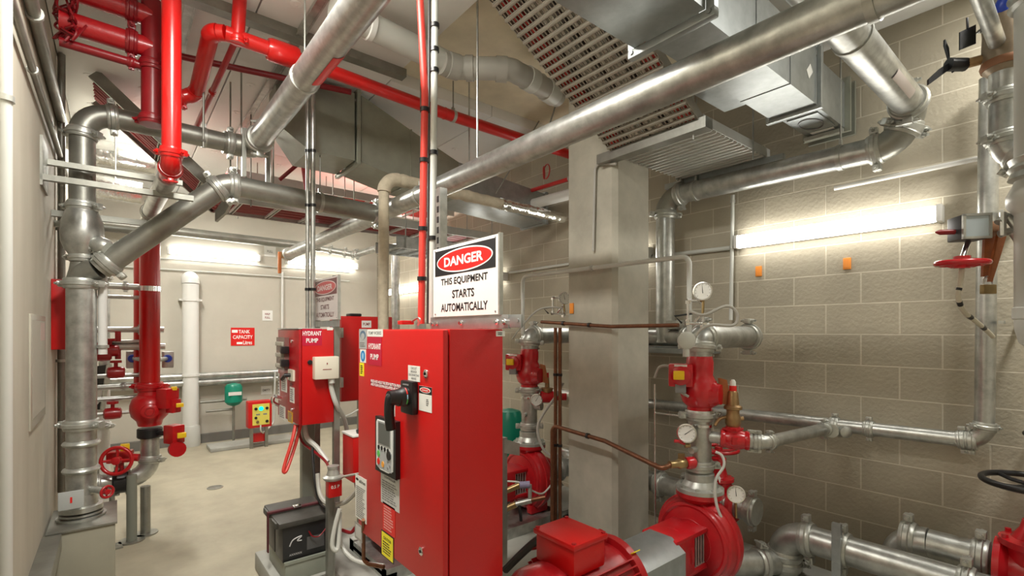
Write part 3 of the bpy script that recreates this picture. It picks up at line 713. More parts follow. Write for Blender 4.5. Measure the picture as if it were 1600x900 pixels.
cab = thing('pump_controller', 'large red hydrant pump controller cabinet nearest the viewer with keypad and rotary handle', 'control cabinet', ((CX0+CX1)/2, (CY0+CY1)/2, 0), 'red pump controllers')
MB().bb((CX0+.028, CY0, CZ0), (CX1, CY1, CZ1), .004).build('cabinet_body', REDCAB, cab)
MB().bb((CX0, CY0+.002, CZ0+.004), (CX0+.024, CY1-.002, CZ1-.003), .006).build('door', REDCAB, cab)
MB().bb((CX0+.02, CY0+.01, CZ0+.012), (CX0+.032, CY1-.01, CZ1-.012)).build('door_seal', RUBBER, cab)
for (px, py) in ((666, 584), (658.5, 861)):
    c = P(px, py, X=CX0)
    o = MB().lathe([(.017, 0), (.017, .004), (.012, .007), (.009, .007), (.009, .003)], c, -XX, 24).build('lock', CHROME, cab)
    MB().box(c-XX*.006, (.006, .004, .012)).build('key_slot', BLACK, o)
# stickers
o, c, u, wd, ht = patch(cab, 'name_strip', 574, 598.5, 514.5, 526, LABEL, X=CX0); text(o, 'PUMP WORKS', c, u, UP, wd*.8, ht*.45, GREYINK, lift=.0016)
o, c, u, wd, ht = patch(cab, 'badge_label', 561.5, 573.5, 514, 545, mat('silver_label', (.5, .53, .53), .4, .3), X=CX0)
disc(o, 'badge_arch', c+UP*ht*.2, u, UP, wd*.36, ht*.22, mat('slate_blue_print', (.10, .16, .24), .5), .0006, .0013)
disc(o, 'badge_arch', c+UP*ht*.13, u, UP, wd*.24, ht*.16, mat('silver_label', (.5, .53, .53)), .0006, .0017)
printlines(o, c-UP*ht*.28, u, UP, wd*.8, ht*.25, 3, GREYINK, 3)
o, c, u, wd, ht = patch(cab, 'pump_label', 575, 596.5, 526.5, 571, REDLAB, X=CX0)
text(o, 'HYDRANT', c+UP*ht*.17, u, UP, wd*.9, ht*.20, LETTER, lift=.0016); text(o, 'PUMP', c-UP*ht*.2, u, UP, wd*.6, ht*.20, LETTER, lift=.0016)
o, c, u, wd, ht = patch(cab, 'mandatory_sticker', 563, 572, 546, 566.5, LABEL, X=CX0)
disc(o, 'blue_roundel', c, u, UP, wd*.38, ht*.42, mat('blue_print', (.01, .22, .55), .4), .0004, .0013); disc(o, 'figure', c, u, UP, wd*.14, ht*.25, mat('pale_blue_print', (.35, .6, .8), .4), .0004, .0017)
o, c, u, wd, ht = patch(cab, 'yellow_sticker', 562.2, 569, 567, 587.5, YLABEL, X=CX0); printlines(o, c, u, UP, wd*.5, ht*.7, 5, INK, 5)
for txt, x0, x1, y0, y1 in (('PRESS AND HOLD THE STOP BUTTON PRIOR TO', 580, 633, 597.5, 602), ('AND TURN DOWN ISOLATOR AT THE SAME', 580, 633, 603, 607.5)):
    o, c, u, wd, ht = patch(cab, 'instruction_strip', x0-1.5, x1+.5, y0-1, y1+1, REDLAB, X=CX0, th=.0006); text(o, txt, c, u, UP, wd*.95, ht*.72, LETTER, lift=.0012, bold=.03)
o, c, u, wd, ht = patch(cab, 'disconnect_label', 638, 656.5, 571.5, 595.5, LABEL, X=CX0)
for i, s in enumerate(('CIRCUIT', 'BREAKER', 'DISCONNECTING', 'MEANS')): text(o, s, c+UP*ht*(.33-.22*i), u, UP, wd*(.5, .5, .86, .4)[i], ht*.15, GREYINK, lift=.0016)
o, c, u, wd, ht = patch(cab, 'danger_sticker', 655, 675, 604, 643, LABEL, X=CX0)
plate(o, 'black_header', c+UP*ht*.35, u, UP, wd, ht*.30, INK, .0004, None, .0012)
disc(o, 'danger_oval', c+UP*ht*.35, u, UP, wd*.42, ht*.11, LETTER, .0004, .0016); disc(o, 'danger_oval_red', c+UP*ht*.35, u, UP, wd*.36, ht*.08, REDSIGN, .0004, .002)
text(o, 'DANGER', c+UP*ht*.35, u, UP, wd*.5, ht*.06, LETTER, lift=.0026)
printlines(o, c-UP*ht*.12+u*wd*.18, u, UP, wd*.2, ht*.3, 4, GREYINK, 8)
o, c, u, wd, ht = patch(cab, 'switch_label', 605, 617.5, 625.5, 649, LABEL, X=CX0); printlines(o, c+UP*ht*.2, u, UP, wd*.85, ht*.4, 3, REDSIGN, 9); printlines(o, c-UP*ht*.25, u, UP, wd*.7, ht*.35, 4, GREYINK, 10)
# rotary isolator
c = P(644, 620, X=CX0)
hp = MB().box(c-XX*.014, (.028, .105, .135), None, .008).build('isolator_plate', BLACK, cab)
MB().box(c-XX*.0285+UP*.052, (.002, .05, .006)).build('grey_mark', GREYINK, hp)
b = MB().lathe([(.04, 0), (.04, .02), (.033, .03), (.03, .06), (.028, .075)], c-XX*.028+UP*.004, -XX, 24)
hb = b.build('isolator_knob', BLACK, cab)
MB().tube(spline([c-XX*.085+UP*.006, c-XX*.095+YY*.004, c-XX*.095+YY*.012-UP*.06, c-XX*.085+YY*.018-UP*.125], 8), .02, 12, None).build('handle', BLACK, hb)
MB().lathe([(.033, 0), (.033, .006)], c-XX*.058, -XX, 24).build('grip_ring', BLACK, hb)
bl = [(.0405*math.cos(math.radians(q)), .0405*math.sin(math.radians(q))) for q in range(-40, 61, 10)]
for q0, q1, mm, nm in ((20, 62, REDSIGN, 'red_arc'), (-8, 18, mat('pale_blue_print', (.35, .6, .8)), 'blue_arc'), (-40, -10, mat('green_print', (.1, .5, .1)), 'green_arc')):
    pts = []
    for q in range(q0, q1+1, 6): pts.append(c-XX*.0405+UF*.0405*math.cos(math.radians(q))+UP*(.004+.0405*math.sin(math.radians(q))))
    MB().tube(pts, .0025, 6).build(nm, mm, hb)
# keypad
o, c, u, wd, ht = patch(cab, 'keypad_frame', 593.5, 625.5, 653.5, 740.5, BLACK, X=CX0, th=.022)
n = -XX; f = c+n*.022
def onkp(a, b_): return f+u*wd*a+UP*ht*b_
pts = [onkp(a, b_) for a, b_ in ((-.36, .45), (.36, .45), (.40, .40), (.40, -.38), (.2, -.44), (-.2, -.44), (-.40, -.38), (-.40, .40))]
kp = MB().prism(pts, n, .004).build('keypad_face', mat('keypad_white', (.74, .76, .75), .4), o)
f2 = f+n*.004
def kpd(name, a, b_, w_, h_, m, th=.001, round_=False):
    if round_: return disc(o, name, f2+u*wd*a+UP*ht*b_, u, UP, w_, w_, m, th)
    return plate(o, name, f2+u*wd*a+UP*ht*b_, u, UP, wd*w_, ht*h_, m, th)
kpd('screen_bezel', 0, .22, .62, .42, mat('keypad_grey', (.28, .29, .29), .4)); kpd('screen', 0, .22, .54, .37, SCREEN, .0015)
kpd('button_panel', .02, -.24, .68, .34, mat('keypad_silver', (.45, .48, .5), .4, .2))
for i in range(4): kpd('menu_button', -.26+.15*i, -.04, .009, 0, INK, .003, True)
kpd('start_button', -.27, -.16, .014, 0, mat('green_print', (.1, .5, .1)), .003, True); kpd('stop_button', -.27, -.3, .014, 0, REDSIGN, .003, True); kpd('reset_button', -.05, -.32, .013, 0, mat('orange_print', (.8, .35, .05)), .003, True)
kpd('selector_button', .24, -.12, .02, 0, BLACK, .004, True)
for a_, b_ in ((.18, -.24), (.28, -.3), (.18, -.35)): kpd('small_button', a_, b_, .006, 0, GREYINK, .002, True)
o, c, u, wd, ht = patch(cab, 'controller_plate', 595.5, 624.5, 740, 793, mat('plate_silver', (.62, .63, .62), .4, .2), X=CX0)
text(o, 'ELECTRIC FIRE PUMP', c+UP*ht*.42, u, UP, wd*.85, ht*.07, INK, lift=.0016); text(o, 'CONTROLLER', c+UP*ht*.33, u, UP, wd*.6, ht*.07, INK, lift=.0016)
printlines(o, c-UP*ht*.08, u, UP, wd*.85, ht*.62, 9, GREYINK, 12)
o, c, u, wd, ht = patch(cab, 'red_notice', 598.5, 617.5, 789, 834, REDSIGN, X=CX0); printlines(o, c, u, UP, wd*.8, ht*.85, 9, mat('pink_print', (.75, .35, .32), .5), 13)
o, c, u, wd, ht = patch(cab, 'caution_sticker', 596, 615.5, 834, 874, INK, X=CX0)
plate(o, 'yellow_field', c, u, UP, wd*.9, ht*.92, YLABEL, .0005, None, .0012)
text(o, 'CAUTION', c+UP*ht*.26, u, UP, wd*.6, ht*.12, INK, lift=.0022); printlines(o, c-UP*ht*.1, u, UP, wd*.7, ht*.5, 5, INK, 14)
o, c, u, wd, ht = patch(cab, 'maker_label', 555.6, 573, 745, 813, LABEL, X=CX0)
text(o, 'aline', c+UP*ht*.39+u*wd*.12, u, UP, wd*.55, ht*.08, INK, lift=.0016)
disc(o, 'maker_mark', c+UP*ht*.40-u*wd*.33, u, UP, wd*.12, ht*.03, INK, .0004, .0013)
printlines(o, c-UP*ht*.1, u, UP, wd*.8, ht*.72, 16, GREYINK, 15)
o, c, u, wd, ht = patch(cab, 'rating_plate', 554.6, 566, 818, 844, mat('plate_grey', (.42, .42, .40), .4, .4), X=CX0); plate(o, 'plate_window', c, u, UP, wd*.7, ht*.7, mat('plate_silver', (.62, .63, .62)), .0005, None, .0012)
o, c, u, wd, ht = patch(cab, 'side_sticker', 775, 788.5, 517, 525.5, LABEL, Y=CY0); printlines(o, c, u, UP, wd*.6, ht*.6, 2, INK, 16)
b = MB().box(P(634, 508, X=CX0+.1)+UP*.012, (.06, .05, .018), None, .003); b.build('top_gland', RED, cab)
pts = [P(640, 505, X=CX0+.12), P(652, 497, X=CX0+.12), P(656, 500, X=CX0+.12), P(653, 508, X=CX0+.12)]
MB().tube(spline(pts, 6), .005, 8).build('lifting_eye', GALV, cab)
# mounting stand of this cabinet: posts to the pad
t = thing('cabinet_stand', 'slotted steel frame carrying the nearest red controller and the danger sign', 'stand', (1.26, 1.95, 0))
for y in (1.72, 2.28):
    MB().bb((1.222, y-.02, 0), (1.262, y+.02, 1.70)).build('post', GALV, t)
    MB().bb((1.18, y-.06, 0), (1.30, y+.06, .01)).build('base_plate', GALV, t)
MB().bb((1.196, 1.49, 1.664), (1.208, 2.10, 1.72), .002).build('top_bar', SHEET, t)
for y in (1.51, 1.56, 1.82, 2.03, 2.07): MB().lathe([(.012, 0), (.012, .006), (.007, .008), (.007, .016)], (1.196, y, 1.69), -XX, 6).build('bolt', CHROME, t)
MB().bb((1.19, 1.405, 1.668), (1.20, 1.475, 1.718), .002).bb((1.194, 1.47, 1.68), (1.20, 1.50, 1.705)).lathe([(.008, 0), (.008, .003)], (1.19, 1.425, 1.695), -XX, 10).build('side_tab', SHEET, t)
MB().bb((1.215, 2.04, 1.70), (1.255, 2.08, 2.35)).build('slotted_post', GALV, t)
b = MB()
for z in range(11): b.bb((1.2135, 2.052, 1.78+z*.05), (1.2155, 2.068, 1.81+z*.05))
b.build('slots', BLACK, t)
# danger signs
def danger_sign(label, X, y0, y1, z0, z1, wht, red, ink, let):
    t = thing('danger_sign', label, 'sign', (X, (y0+y1)/2, z0), 'danger signs')
    MB().bb((X, y0, z0), (X+.004, y1, z1)).build('sign_board', wht, t)
    w_ = y1-y0; h_ = z1-z0; c = V((X, (y0+y1)/2, (z0+z1)/2))
    MB().bb((X-.002, y0-.010, z0-.002), (X+.016, y0, z1+.004)).build('edge_channel', CAST, t)
    bh = plate(t, 'black_panel', c+UP*h_*.275, UF, UP, w_*.93, h_*.37, ink, .0006)
    disc(t, 'oval_rim', c+UP*h_*.275, UF, UP, w_*.43, h_*.165, let, .0006, .0006, 48)
    disc(t, 'oval_field', c+UP*h_*.275, UF, UP, w_*.415, h_*.145, red, .0006, .0012, 48)
    text(t, 'DANGER', c+UP*h_*.275, UF, UP, w_*.60, h_*.135, let, 'heading', lift=.0022, bold=.03)
    for s, f_, ww in (('THIS EQUIPMENT', -.01, .72), ('STARTS', -.19, .34), ('AUTOMATICALLY', -.375, .72)):
        text(t, s, c+UP*h_*f_, UF, UP, w_*ww, h_*.115, ink, 'line_of_lettering', lift=.0008, bold=.025)
    for y in (y0+.02, y1-.02):
        for z in (z0+.012, z1-.012): MB().lathe([(.004, 0), (.004, .002)], (X, y, z), -XX, 10).build('screw', GREYINK, t)
    return t
danger_sign('large white danger sign above the nearest red controller saying equipment starts automatically', 1.19, 1.545, 2.06, 1.722, 2.045, WHITE, REDSIGN, INK, LETTER)
danger_sign('smaller looking faded danger sign above the farther hydrant pump cabinet', 1.19, 3.36, 3.90, 1.735, 2.04, mat('faded_sign_face', (.60, .55, .53), .5), mat('faded_sign_red', (.48, .10, .10), .5), mat('faded_sign_ink', (.16, .07, .07), .5), mat('faded_sign_white', (.62, .55, .53), .5))

# second controller
C2 = (.965, 1.20, 3.47, 4.02, 1.01, 1.668)
cb2 = thing('pump_controller', 'smaller red hydrant pump cabinet in the middle with cream box on its side', 'control cabinet', (1.08, 3.75, 1.01), 'red pump controllers')
MB().bb((C2[0]+.02, C2[2], C2[4]), (C2[1], C2[3], C2[5]), .004).build('cabinet_body', REDCAB, cb2)
MB().bb((C2[0], C2[2]+.002, C2[4]+.004), (C2[0]+.017, C2[3]-.002, C2[5]-.004), .004).build('door', REDCAST, cb2)
MB().bb((C2[0]-.004, C2[2], C2[5]), (C2[1], C2[3], C2[5]+.006)).build('top_flashing', PVC, cb2)
o, c, u, wd, ht = patch(cb2, 'pump_label', 472, 503, 513.5, 540, REDLAB, Y=C2[2])
text(o, 'HYDRANT', c+UP*ht*.22, u, UP, wd*.95, ht*.26, LETTER, lift=.0016); text(o, 'PUMP', c-UP*ht*.2, u, UP, wd*.6, ht*.26, LETTER, lift=.0016)
c = P(484, 566, Y=C2[2]); MB().lathe([(.016, 0), (.016, .008), (.012, .012)], c, -YY, 20).build('round_knob', BLACK, cb2)
c = P(509, 574.5, Y=C2[2]-.03)
wb = MB().box(c, (.165, .062, .155), None, .008).build('junction_box', CREAM, cb2, 'cream plastic junction box')
MB().box(c-YY*.0315-UP*.01, (.06, .002, .004)).box(c-YY*.0315+UP*.03, (.006, .002, .012)).build('printed_mark', REDDARK, wb)
MB().cyl(c-UP*.075+XX*.04, c-UP*.11+XX*.04, .022, 14).build('cable_gland', PVC, cb2)
o, c, u, wd, ht = patch(cb2, 'corner_sticker', 511, 520, 511.5, 516, LABEL, Y=C2[2])
X2 = C2[0]
o, c, u, wd, ht = patch(cb2, 'meter_window', 438.5, 451.5, 527, 577, mat('smoky_window', (.20, .10, .09), .15), X=X2, th=.03)
for k_ in (.3, -.05, -.38): MB().box(c-XX*.034+UP*ht*k_, (.02, wd*.8, .03), None, .006).build('clear_latch', GLASS, o)
for k_ in (.12, -.28): MB().box(c-XX*.03-YY*wd*.5+UP*ht*k_, (.05, .05, .05), None, .004).build('meter', BLACK, cb2)
o, c, u, wd, ht = patch(cb2, 'switch_plate', 452.5, 460.5, 577.5, 594.5, CREAM, X=X2, th=.012)
MB().tube([c-XX*.01, c-XX*.045, c-XX*.05+YY*.06-UP*.03], .014, 10).build('switch_handle', BLACK, o)
for (x0, x1, y0, y1, m_, nm) in ((439.5, 448.5, 590, 612, LABEL, 'notice_label'), (453, 460, 605, 629, LABEL, 'notice_label'), (452.5, 458, 598, 603, REDLAB, 'danger_label'), (436.5, 446, 634, 655, LABEL, 'notice_label'), (450, 457.5, 643, 660, mat('amber_label', (.75, .42, .02), .5), 'caution_label'), (434.6, 437.2, 583, 620, LABEL, 'notice_label')):
    o, c, u, wd, ht = patch(cb2, nm, x0, x1, y0, y1, m_, X=X2); printlines(o, c, u, UP, wd*.75, ht*.8, 6, GREYINK, int(x0))
c = P(440, 623, X=X2); MB().tube(spline([c, c-XX*.05+UP*.02, c-XX*.06-UP*.02, c-XX*.02-UP*.05], 5), .014, 8).build('door_catch', CHROME, cb2)
for px, py in ((457, 533), (457, 640)): MB().lathe([(.012, 0), (.012, .01)], P(px, py, X=X2), -XX, 14).build('lock', CHROME, cb2)
# stand of second controller
t = thing('cabinet_stand', 'strut posts carrying the second red controller and the faded danger sign', 'stand', (1.23, 3.6, .12))
MB().bb((1.202, 3.47, .12), (1.243, 3.51, 2.05)).build('post', GALVD, t)
MB().bb((1.202, 3.90, .12), (1.243, 3.94, 2.05)).build('post', GALVD, t)
MB().bb((1.08, 3.80, .12), (1.17, 3.86, 1.0)).build('post', mat('grey_green_paint', (.22, .23, .19), .5), t)
MB().bb((1.196, 3.36, 1.685), (1.202, 3.94, 1.73)).build('top_bar', SHEET, t)
q = P(516, 800, t=3.02)
t = thing('strut_post', 'short strut post beside the batteries carrying the red pressure switch', 'post', (q.x, q.y, .12))
MB().bb((q.x-.022, q.y-.022, .12), (q.x+.022, q.y+.022, .72)).bb((q.x-.022, q.y-.026, .12), (q.x-.012, q.y-.02, .72)).bb((q.x+.012, q.y-.026, .12), (q.x+.022, q.y-.02, .72)).build('post', GALVD, t)
MB().bb((q.x-.05, q.y-.05, .12), (q.x+.05, q.y+.05, .13)).build('base_plate', GALVD, t)
t = thing('pressure_switch', 'small red pressure switch with cast cap on the short post', 'switch', (q.x, q.y-.03, .60))
MB().bb((q.x-.038, q.y-.09, .645), (q.x+.042, q.y-.027, .745), .006).build('body', REDCAB, t)
MB().lathe([(.05, 0), (.062, .012), (.062, .02), (.04, .03), (.03, .07), (.035, .07), (.035, .085), (.0, .09)], (q.x, q.y-.055, .745), UP, 20).build('cast_cap', CAST, t)
text(t, '0.5 P', V((q.x, q.y-.0905, .71)), XX, UP, .05, .02, LETTER)
# third cabinet behind
c3 = thing('pump_controller', 'red cabinet with side hinges half hidden behind the nearest controller', 'control cabinet', (1.62, 4.0, 1.08), 'red pump controllers')
MB().bb((1.415, 3.925, 1.08), (1.86, 4.2, 1.775), .004).build('cabinet_body', REDCAB, c3)
MB().bb((1.41, 3.90, 1.09), (1.85, 3.922, 1.765), .006).build('door', REDCAB, c3)
for z in (1.60, 1.20): MB().bb((1.40, 3.892, z), (1.425, 3.93, z+.08), .003).build('hinge', CAST, c3)
MB().bb((1.50, 3.95, 1.775), (1.60, 4.05, 1.80), .01).build('top_cap', BLACK, c3)
o, c, u, wd, ht = patch(c3, 'top_label', 565, 580, 501, 512, LABEL, Y=3.90); text(o, 'PUMP', c, u, UP, wd*.7, ht*.4, REDDARK, lift=.0016)
MB().bb((1.6, 4.0, 0), (1.66, 4.06, 1.08)).build('post', GALVD, c3)
# red jacking unit under it
jx, jy = 1.33, 3.30
t = thing('jacking_pump', 'red motor box with pale top and black knob behind the post', 'pump', (jx, jy, .12))
MB().bb((jx-.08, jy-.06, .62), (jx+.16, jy+.14, .93), .01).build('motor_box', REDCAB, t)
MB().bb((jx-.085, jy-.065, .93), (jx+.165, jy+.145, .945), .004).build('pale_top', WHITE, t)
MB().lathe([(.045, 0), (.05, .008), (.05, .022), (.04, .03), (.0, .034)], (jx+.01, jy-.02, .945), UP, 24).build('black_knob', BLACK, t)
MB().prism([(jx-.02, jy-.03, .62), (jx+.16, jy-.03, .62), (jx+.16, jy-.03, .12), (jx+.09, jy-.03, .12)], YY, .14).build('tapered_foot', REDDARK, t)
MB().lathe([(.035, 0), (.035, .05), (.02, .06), (.02, .09)], (jx+.02, jy-.06, .74), V((-.3, -1, 0)), 16).build('port', REDCAST, t)

# ---- conduits at the cabinets
conduit('conduit', 'coral red plastic conduit rising behind the danger sign into the ceiling', [P(658, 506, X=1.20), P(664, 150, X=1.20), P(655, -30, X=1.16)], .036, REDCON, br=.3, clips=[(0, .2), (0, .42), (0, .72), (0, .94)], clipm=BLACK)
conduit('conduit', 'pale steel conduit beside the coral red one at the large sign', [P(675, 505, X=1.235), P(680, -30, X=1.235)], .034, PVC, clips=[(0, .25), (0, .5), (0, .74), (0, .80), (0, .87)], clipm=BLACK)
conduit('conduit', 'thin dark conduit squeezed between the red and pale conduits', [P(668.5, 506, X=1.25), P(671, -30, X=1.25)], .014, mat('dark_grey_plastic', (.10, .10, .10), .5))
for i, (px0, px1, dd, lab) in enumerate(((480.5, 483.5, .028, 'left of the paired galvanised conduits rising from the second cabinet'), (489, 491.5, .034, 'right of the paired galvanised conduits rising from the second cabinet'))):
    a_, b_ = P(px0, 510, t=3.62), P(px1, 128, t=3.62)
    conduit('conduit', lab, [V((a_.x, a_.y, 1.67)), V((a_.x, a_.y, b_.z))], dd, GALV, clips=[(0, .16), (0, .5), (0, .72), (0, .97)], clipm=BLACK)
for i, (pts, d_, m_, lab) in enumerate((
    ([P(462, 664, t=3.4), P(456, 690, t=3.35), P(446, 722, t=3.3), P(443, 736, t=3.28), P(448, 734, t=3.3), P(460, 700, t=3.4), P(470, 664, t=3.45)], .024, REDCON, 'red cable loop hanging below the second red cabinet'),
    ([P(466, 664, t=3.5), P(472, 690, t=3.5), P(490, 705, t=3.4), P(508, 720, t=3.3), P(516, 735, t=3.1)], .018, REDDARK, 'dark red cable running from second cabinet to the pressure switch'),
    ([P(476, 664, t=3.48), P(480, 684, t=3.45), P(496, 700, t=3.4), P(512, 722, t=3.35)], .034, PVC, 'pale flexible conduit under the second red cabinet'),
    ([P(516, 592, t=3.42), P(519, 612, t=3.42), P(527, 635, t=3.44), P(538, 655, t=3.6), P(545, 690, t=3.7)], .034, PVC, 'pale flexible conduit dropping from the cream junction box'),
    ([P(496, 740, t=3.2), P(500, 772, t=3.15), P(514, 788, t=3.05), P(540, 784, t=3.0), P(562, 762, t=2.9)], .028, CABLE, 'grey ribbed conduit looping round the pressure switch'),
    ([P(488, 700, t=3.4), P(492, 750, t=3.3), P(500, 785, t=3.25), P(512, 795, t=3.15)], .02, BLACK, 'black cable dropping from the second cabinet to the batteries'),
    ([P(531, 795, t=2.9), P(524, 820, t=2.88), P(519, 850, t=2.86), P(524, 860, t=2.86), P(529, 850, t=2.88), P(531, 800, t=2.92)], .026, PVC, 'pale looped cable tied to the short post'),
    ([P(531, 800, t=2.95), P(532, 845, t=2.95), P(545, 868, t=2.9), P(565, 879, t=2.85), P(600, 884, t=2.8)], .024, PVC, 'pale cable running along the pad under the nearest cabinet'),
    ([P(534, 828, t=3.0), P(548, 832, t=3.0), P(556, 824, t=3.0), P(566, 820, t=2.95)], .022, REDDARK, 'dark red cable bundle beside the post near the nearest cabinet'),
    ([P(520, 648, t=3.6), P(540, 650, t=3.6), P(560, 640, t=3.6)], .012, PVC, 'thin pale cable crossing above the red motor box'),
    ([P(535, 745, t=3.0), P(550, 742, t=2.9), P(562, 740, t=2.8)], .014, CABLE, 'thin grey cable from pressure switch to nearest cabinet'))):
    hose('cable', lab, pts, d_, m_)
conduit('copper_pipe', 'short bent copper pipe below the nearest cabinet', [P(568, 812, t=2.36), P(568, 880, t=2.5), P(600, 886, t=2.45)], .02, COPPER, br=.03, cat='pipe')
# batteries on their steel box
ST = mat('grey_green_steel', (.27, .29, .24), .5)
t = thing('battery_box', 'grey green steel stand under the black batteries', 'stand', (.93, 3.36, .12))
MB().bb((.80, 3.16, .12), (1.07, 3.56, .235), .004).build('box', ST, t)
MB().bb((.795, 3.155, .228), (1.075, 3.17, .245)).build('lip', ST, t)
BLK = mat('battery_case', (.016, .016, .017), .38); LID = mat('battery_lid', (.055, .053, .045), .5, 0, .3, 30)
for i, (y, lab, h) in enumerate(((3.18, 'front black battery with white logo on the grey stand', 0), (3.375, 'rear black battery behind the strap on the grey stand', .012))):
    t = thing('battery', lab, 'battery', (.92, y+.09, .236), 'batteries on the steel stand')
    MB().bb((.79, y, .236), (1.055, y+.175, .455+h), .006).build('case', BLK, t)
    MB().bb((.765, y-.015, .45+h), (1.075, y+.18, .485+h), .012).bb((.755, y+.03, .44+h), (.80, y+.15, .478+h), .008).build('lid', LID, t)
    if i == 0:
        text(t, 'AXXXXX', V((.865, y, .275)), XX, UP, .075, .012, mat('grey_white_print', (.5, .5, .5), .5))
        MB().tube(spline([V((.83, y-.001, .33)), V((.85, y-.001, .365)), V((.90, y-.001, .378)), V((.875, y-.001, .355)), V((.90, y-.001, .35))], 6), .004, 6).build('logo_swoosh', mat('grey_white_print', (.5, .5, .5)), t)
        plate(t, 'print_panel', V((.985, y, .32)), XX, UP, .105, .08, mat('dim_print', (.10, .10, .10), .5), .0006)
        hose('carry_cord', '', [V((.94, y-.012, .40)), V((.96, y-.018, .365)), V((1.0, y-.02, .355)), V((1.045, y-.012, .39))], .008, REDDARK, parent=t)
t = thing('strap', 'dark red webbing strap with buckle across the battery lids', 'strap', (.92, 3.37, .25))
MB().bb((.752, 3.358, .492), (1.085, 3.386, .503)).bb((.746, 3.358, .25), (.754, 3.386, .503)).bb((1.083, 3.358, .25), (1.091, 3.386, .503)).build('webbing', mat('dark_red_webbing', (.09, .015, .02), .8), t)
MB().bb((.90, 3.35, .500), (.95, 3.394, .510), .003).build('buckle', CHROME, t)

# ================================================================== LEFT WALL AND RISER FOOT
t = thing('pedestal_box', 'squat grey painted box under the thick left standpipe', 'pedestal', (-.15, 4.2, 0))
MB().bb((-.31, 3.96, 0), (.0, 4.44, .44), .008).build('casing', mat('grey_beige_paint', (.36, .345, .27), .55, 0, .1, 6), t)
MB().bb((-.32, 3.95, .44), (.01, 4.45, .455), .004).build('lid', GALVD, t)
for z, r_ in ((.465, .125), (.485, .11)): MB().lathe([(r_, 0), (r_, .012), (r_*.8, .014)], (-.17, 4.2, z-.01), UP, 24).build('flange_plate', CAST, t)
o = MB().bb((-.27, 4.02, .56), (-.15, 4.035, .67), .004).build('name_plate', mat('silver_label', (.5, .53, .53)), t)
MB().bb((-.215, 4.017, .60), (-.205, 4.022, .635)).build('red_mark', REDSIGN, o)
b = thing('drain_valve', 'small red handled drain valve at the foot of left standpipe', 'valve', (-.06, 4.05, .60))
MB().cyl((-.12, 4.15, .635), (-.05, 4.03, .635), .02, 12).build('body', CAST, b); handwheel(b, (-.04, 4.01, .635), V((.5, -.8, 0)), .035, .008, REDCAST, 4)
# butterfly valve line at riser foot
Z0 = .46
pipe('galvanised_pipe', 'galvanised elbow pipe leading left from below the red alarm valve', [(RLX, RLY, .80), (RLX, RLY, Z0), (-.12, 4.95, Z0+.01)], .13, GALV, br=.14, end_couplings=[1], couplings=[(1, .62)])
AV = mat('alarm_valve_paint', (.52, .008, .012), .3, 0, .12, 20, coat=.3)
t = thing('alarm_valve', 'round red alarm check valve at the foot of tall red riser', 'valve', (RLX, RLY, .87))
MB().lathe([(.08, 0), (.085, .02), (.09, .04), (.125, .08), (.135, .13), (.135, .17), (.12, .22), (.085, .25), (.078, .29), (.095, .30), (.095, .33)], (RLX, RLY, .88), UP, 28).build('body', AV, t)
n_ = VIEW((RLX, RLY)); o = MB().lathe([(.06, 0), (.06, .02), (.045, .03), (.0, .032)], V((RLX, RLY, 1.01))+n_*.125, n_, 24).build('inspection_cover', AV, t)
MB().torus(V((RLX, RLY, 1.01))+n_*.156, n_, .03, .006, 20, 6).build('cast_emblem', REDCAST, o)
coupling(t, (RLX, RLY, 1.2), UP, .078, m=AV)
for (px, py, s, lab) in ((262, 622, .16, None), (271, 634, .11, None)):
    c = P(px, py, t=3.95); MB().box(c, (s*.7, s*.7, s), Matrix.Rotation(.6, 3, 'Z'), .01).build('trim_box', AV, t)
c = P(281, 633, t=3.9); MB().box(c, (.05, .03, .03), None, .004).build('yellow_pointer', YELLOW, t)
c = P(272, 607, t=3.95); MB().box(c, (.04, .03, .03), None, .004).build('yellow_pointer', YELLOW, t)
t = thing('butterfly_valve', 'black bodied butterfly valve with red gearbox right under the alarm valve', 'valve', (RLX, RLY, .78))
MB().lathe([(.08, 0), (.088, .01), (.088, .07), (.08, .08)], (RLX, RLY, .78), UP, 24).build('body', BLACK, t)
c1 = P(272, 678, t=3.95); MB().cyl((RLX, RLY, .82), c1, .02, 12).build('shaft', BLACK, t)
MB().box(c1, (.10, .12, .15), Matrix.Rotation(.5, 3, 'Z'), .012).lathe([(.06, 0), (.06, .04)], c1-UP*.09+V((.01, -.06, -.02)), V((.2, -1, 0)), 16).build('gearbox', AV, t)
MB().box(P(284, 680, t=3.88), (.06, .035, .04), None, .005).build('yellow_pointer', YELLOW, t)
v2 = V((.03, 4.955, Z0)); t = thing('butterfly_valve', 'butterfly valve with big red handwheel lying left of the elbow', 'valve', v2-UP*.1)
MB().lathe([(.08, -.05), (.09, -.04), (.09, .04), (.08, .05)], v2, XX, 24).build('body', BLACK, t)
MB().cyl(v2, v2+UP*.17, .025, 12).build('neck', REDCAST, t)
gb = P(200, 717, t=3.9); MB().box(v2+UP*.20, (.16, .10, .09), Matrix.Rotation(-.3, 3, 'Z'), .015).tube([v2+UP*.2, P(217, 715, t=3.9)], .03, 12).build('gearbox', AV, t)
hw = P(182, 720, t=3.75); handwheel(t, hw, V((-.35, -.9, .1)), .10, .014, AV, 4)
MB().cyl(hw, v2+UP*.2, .015, 10).build('spindle', CAST, t)
MB().box(v2+UP*.27+XX*.03, (.06, .05, .05), None, .008).build('yellow_pointer', YELLOW, t)
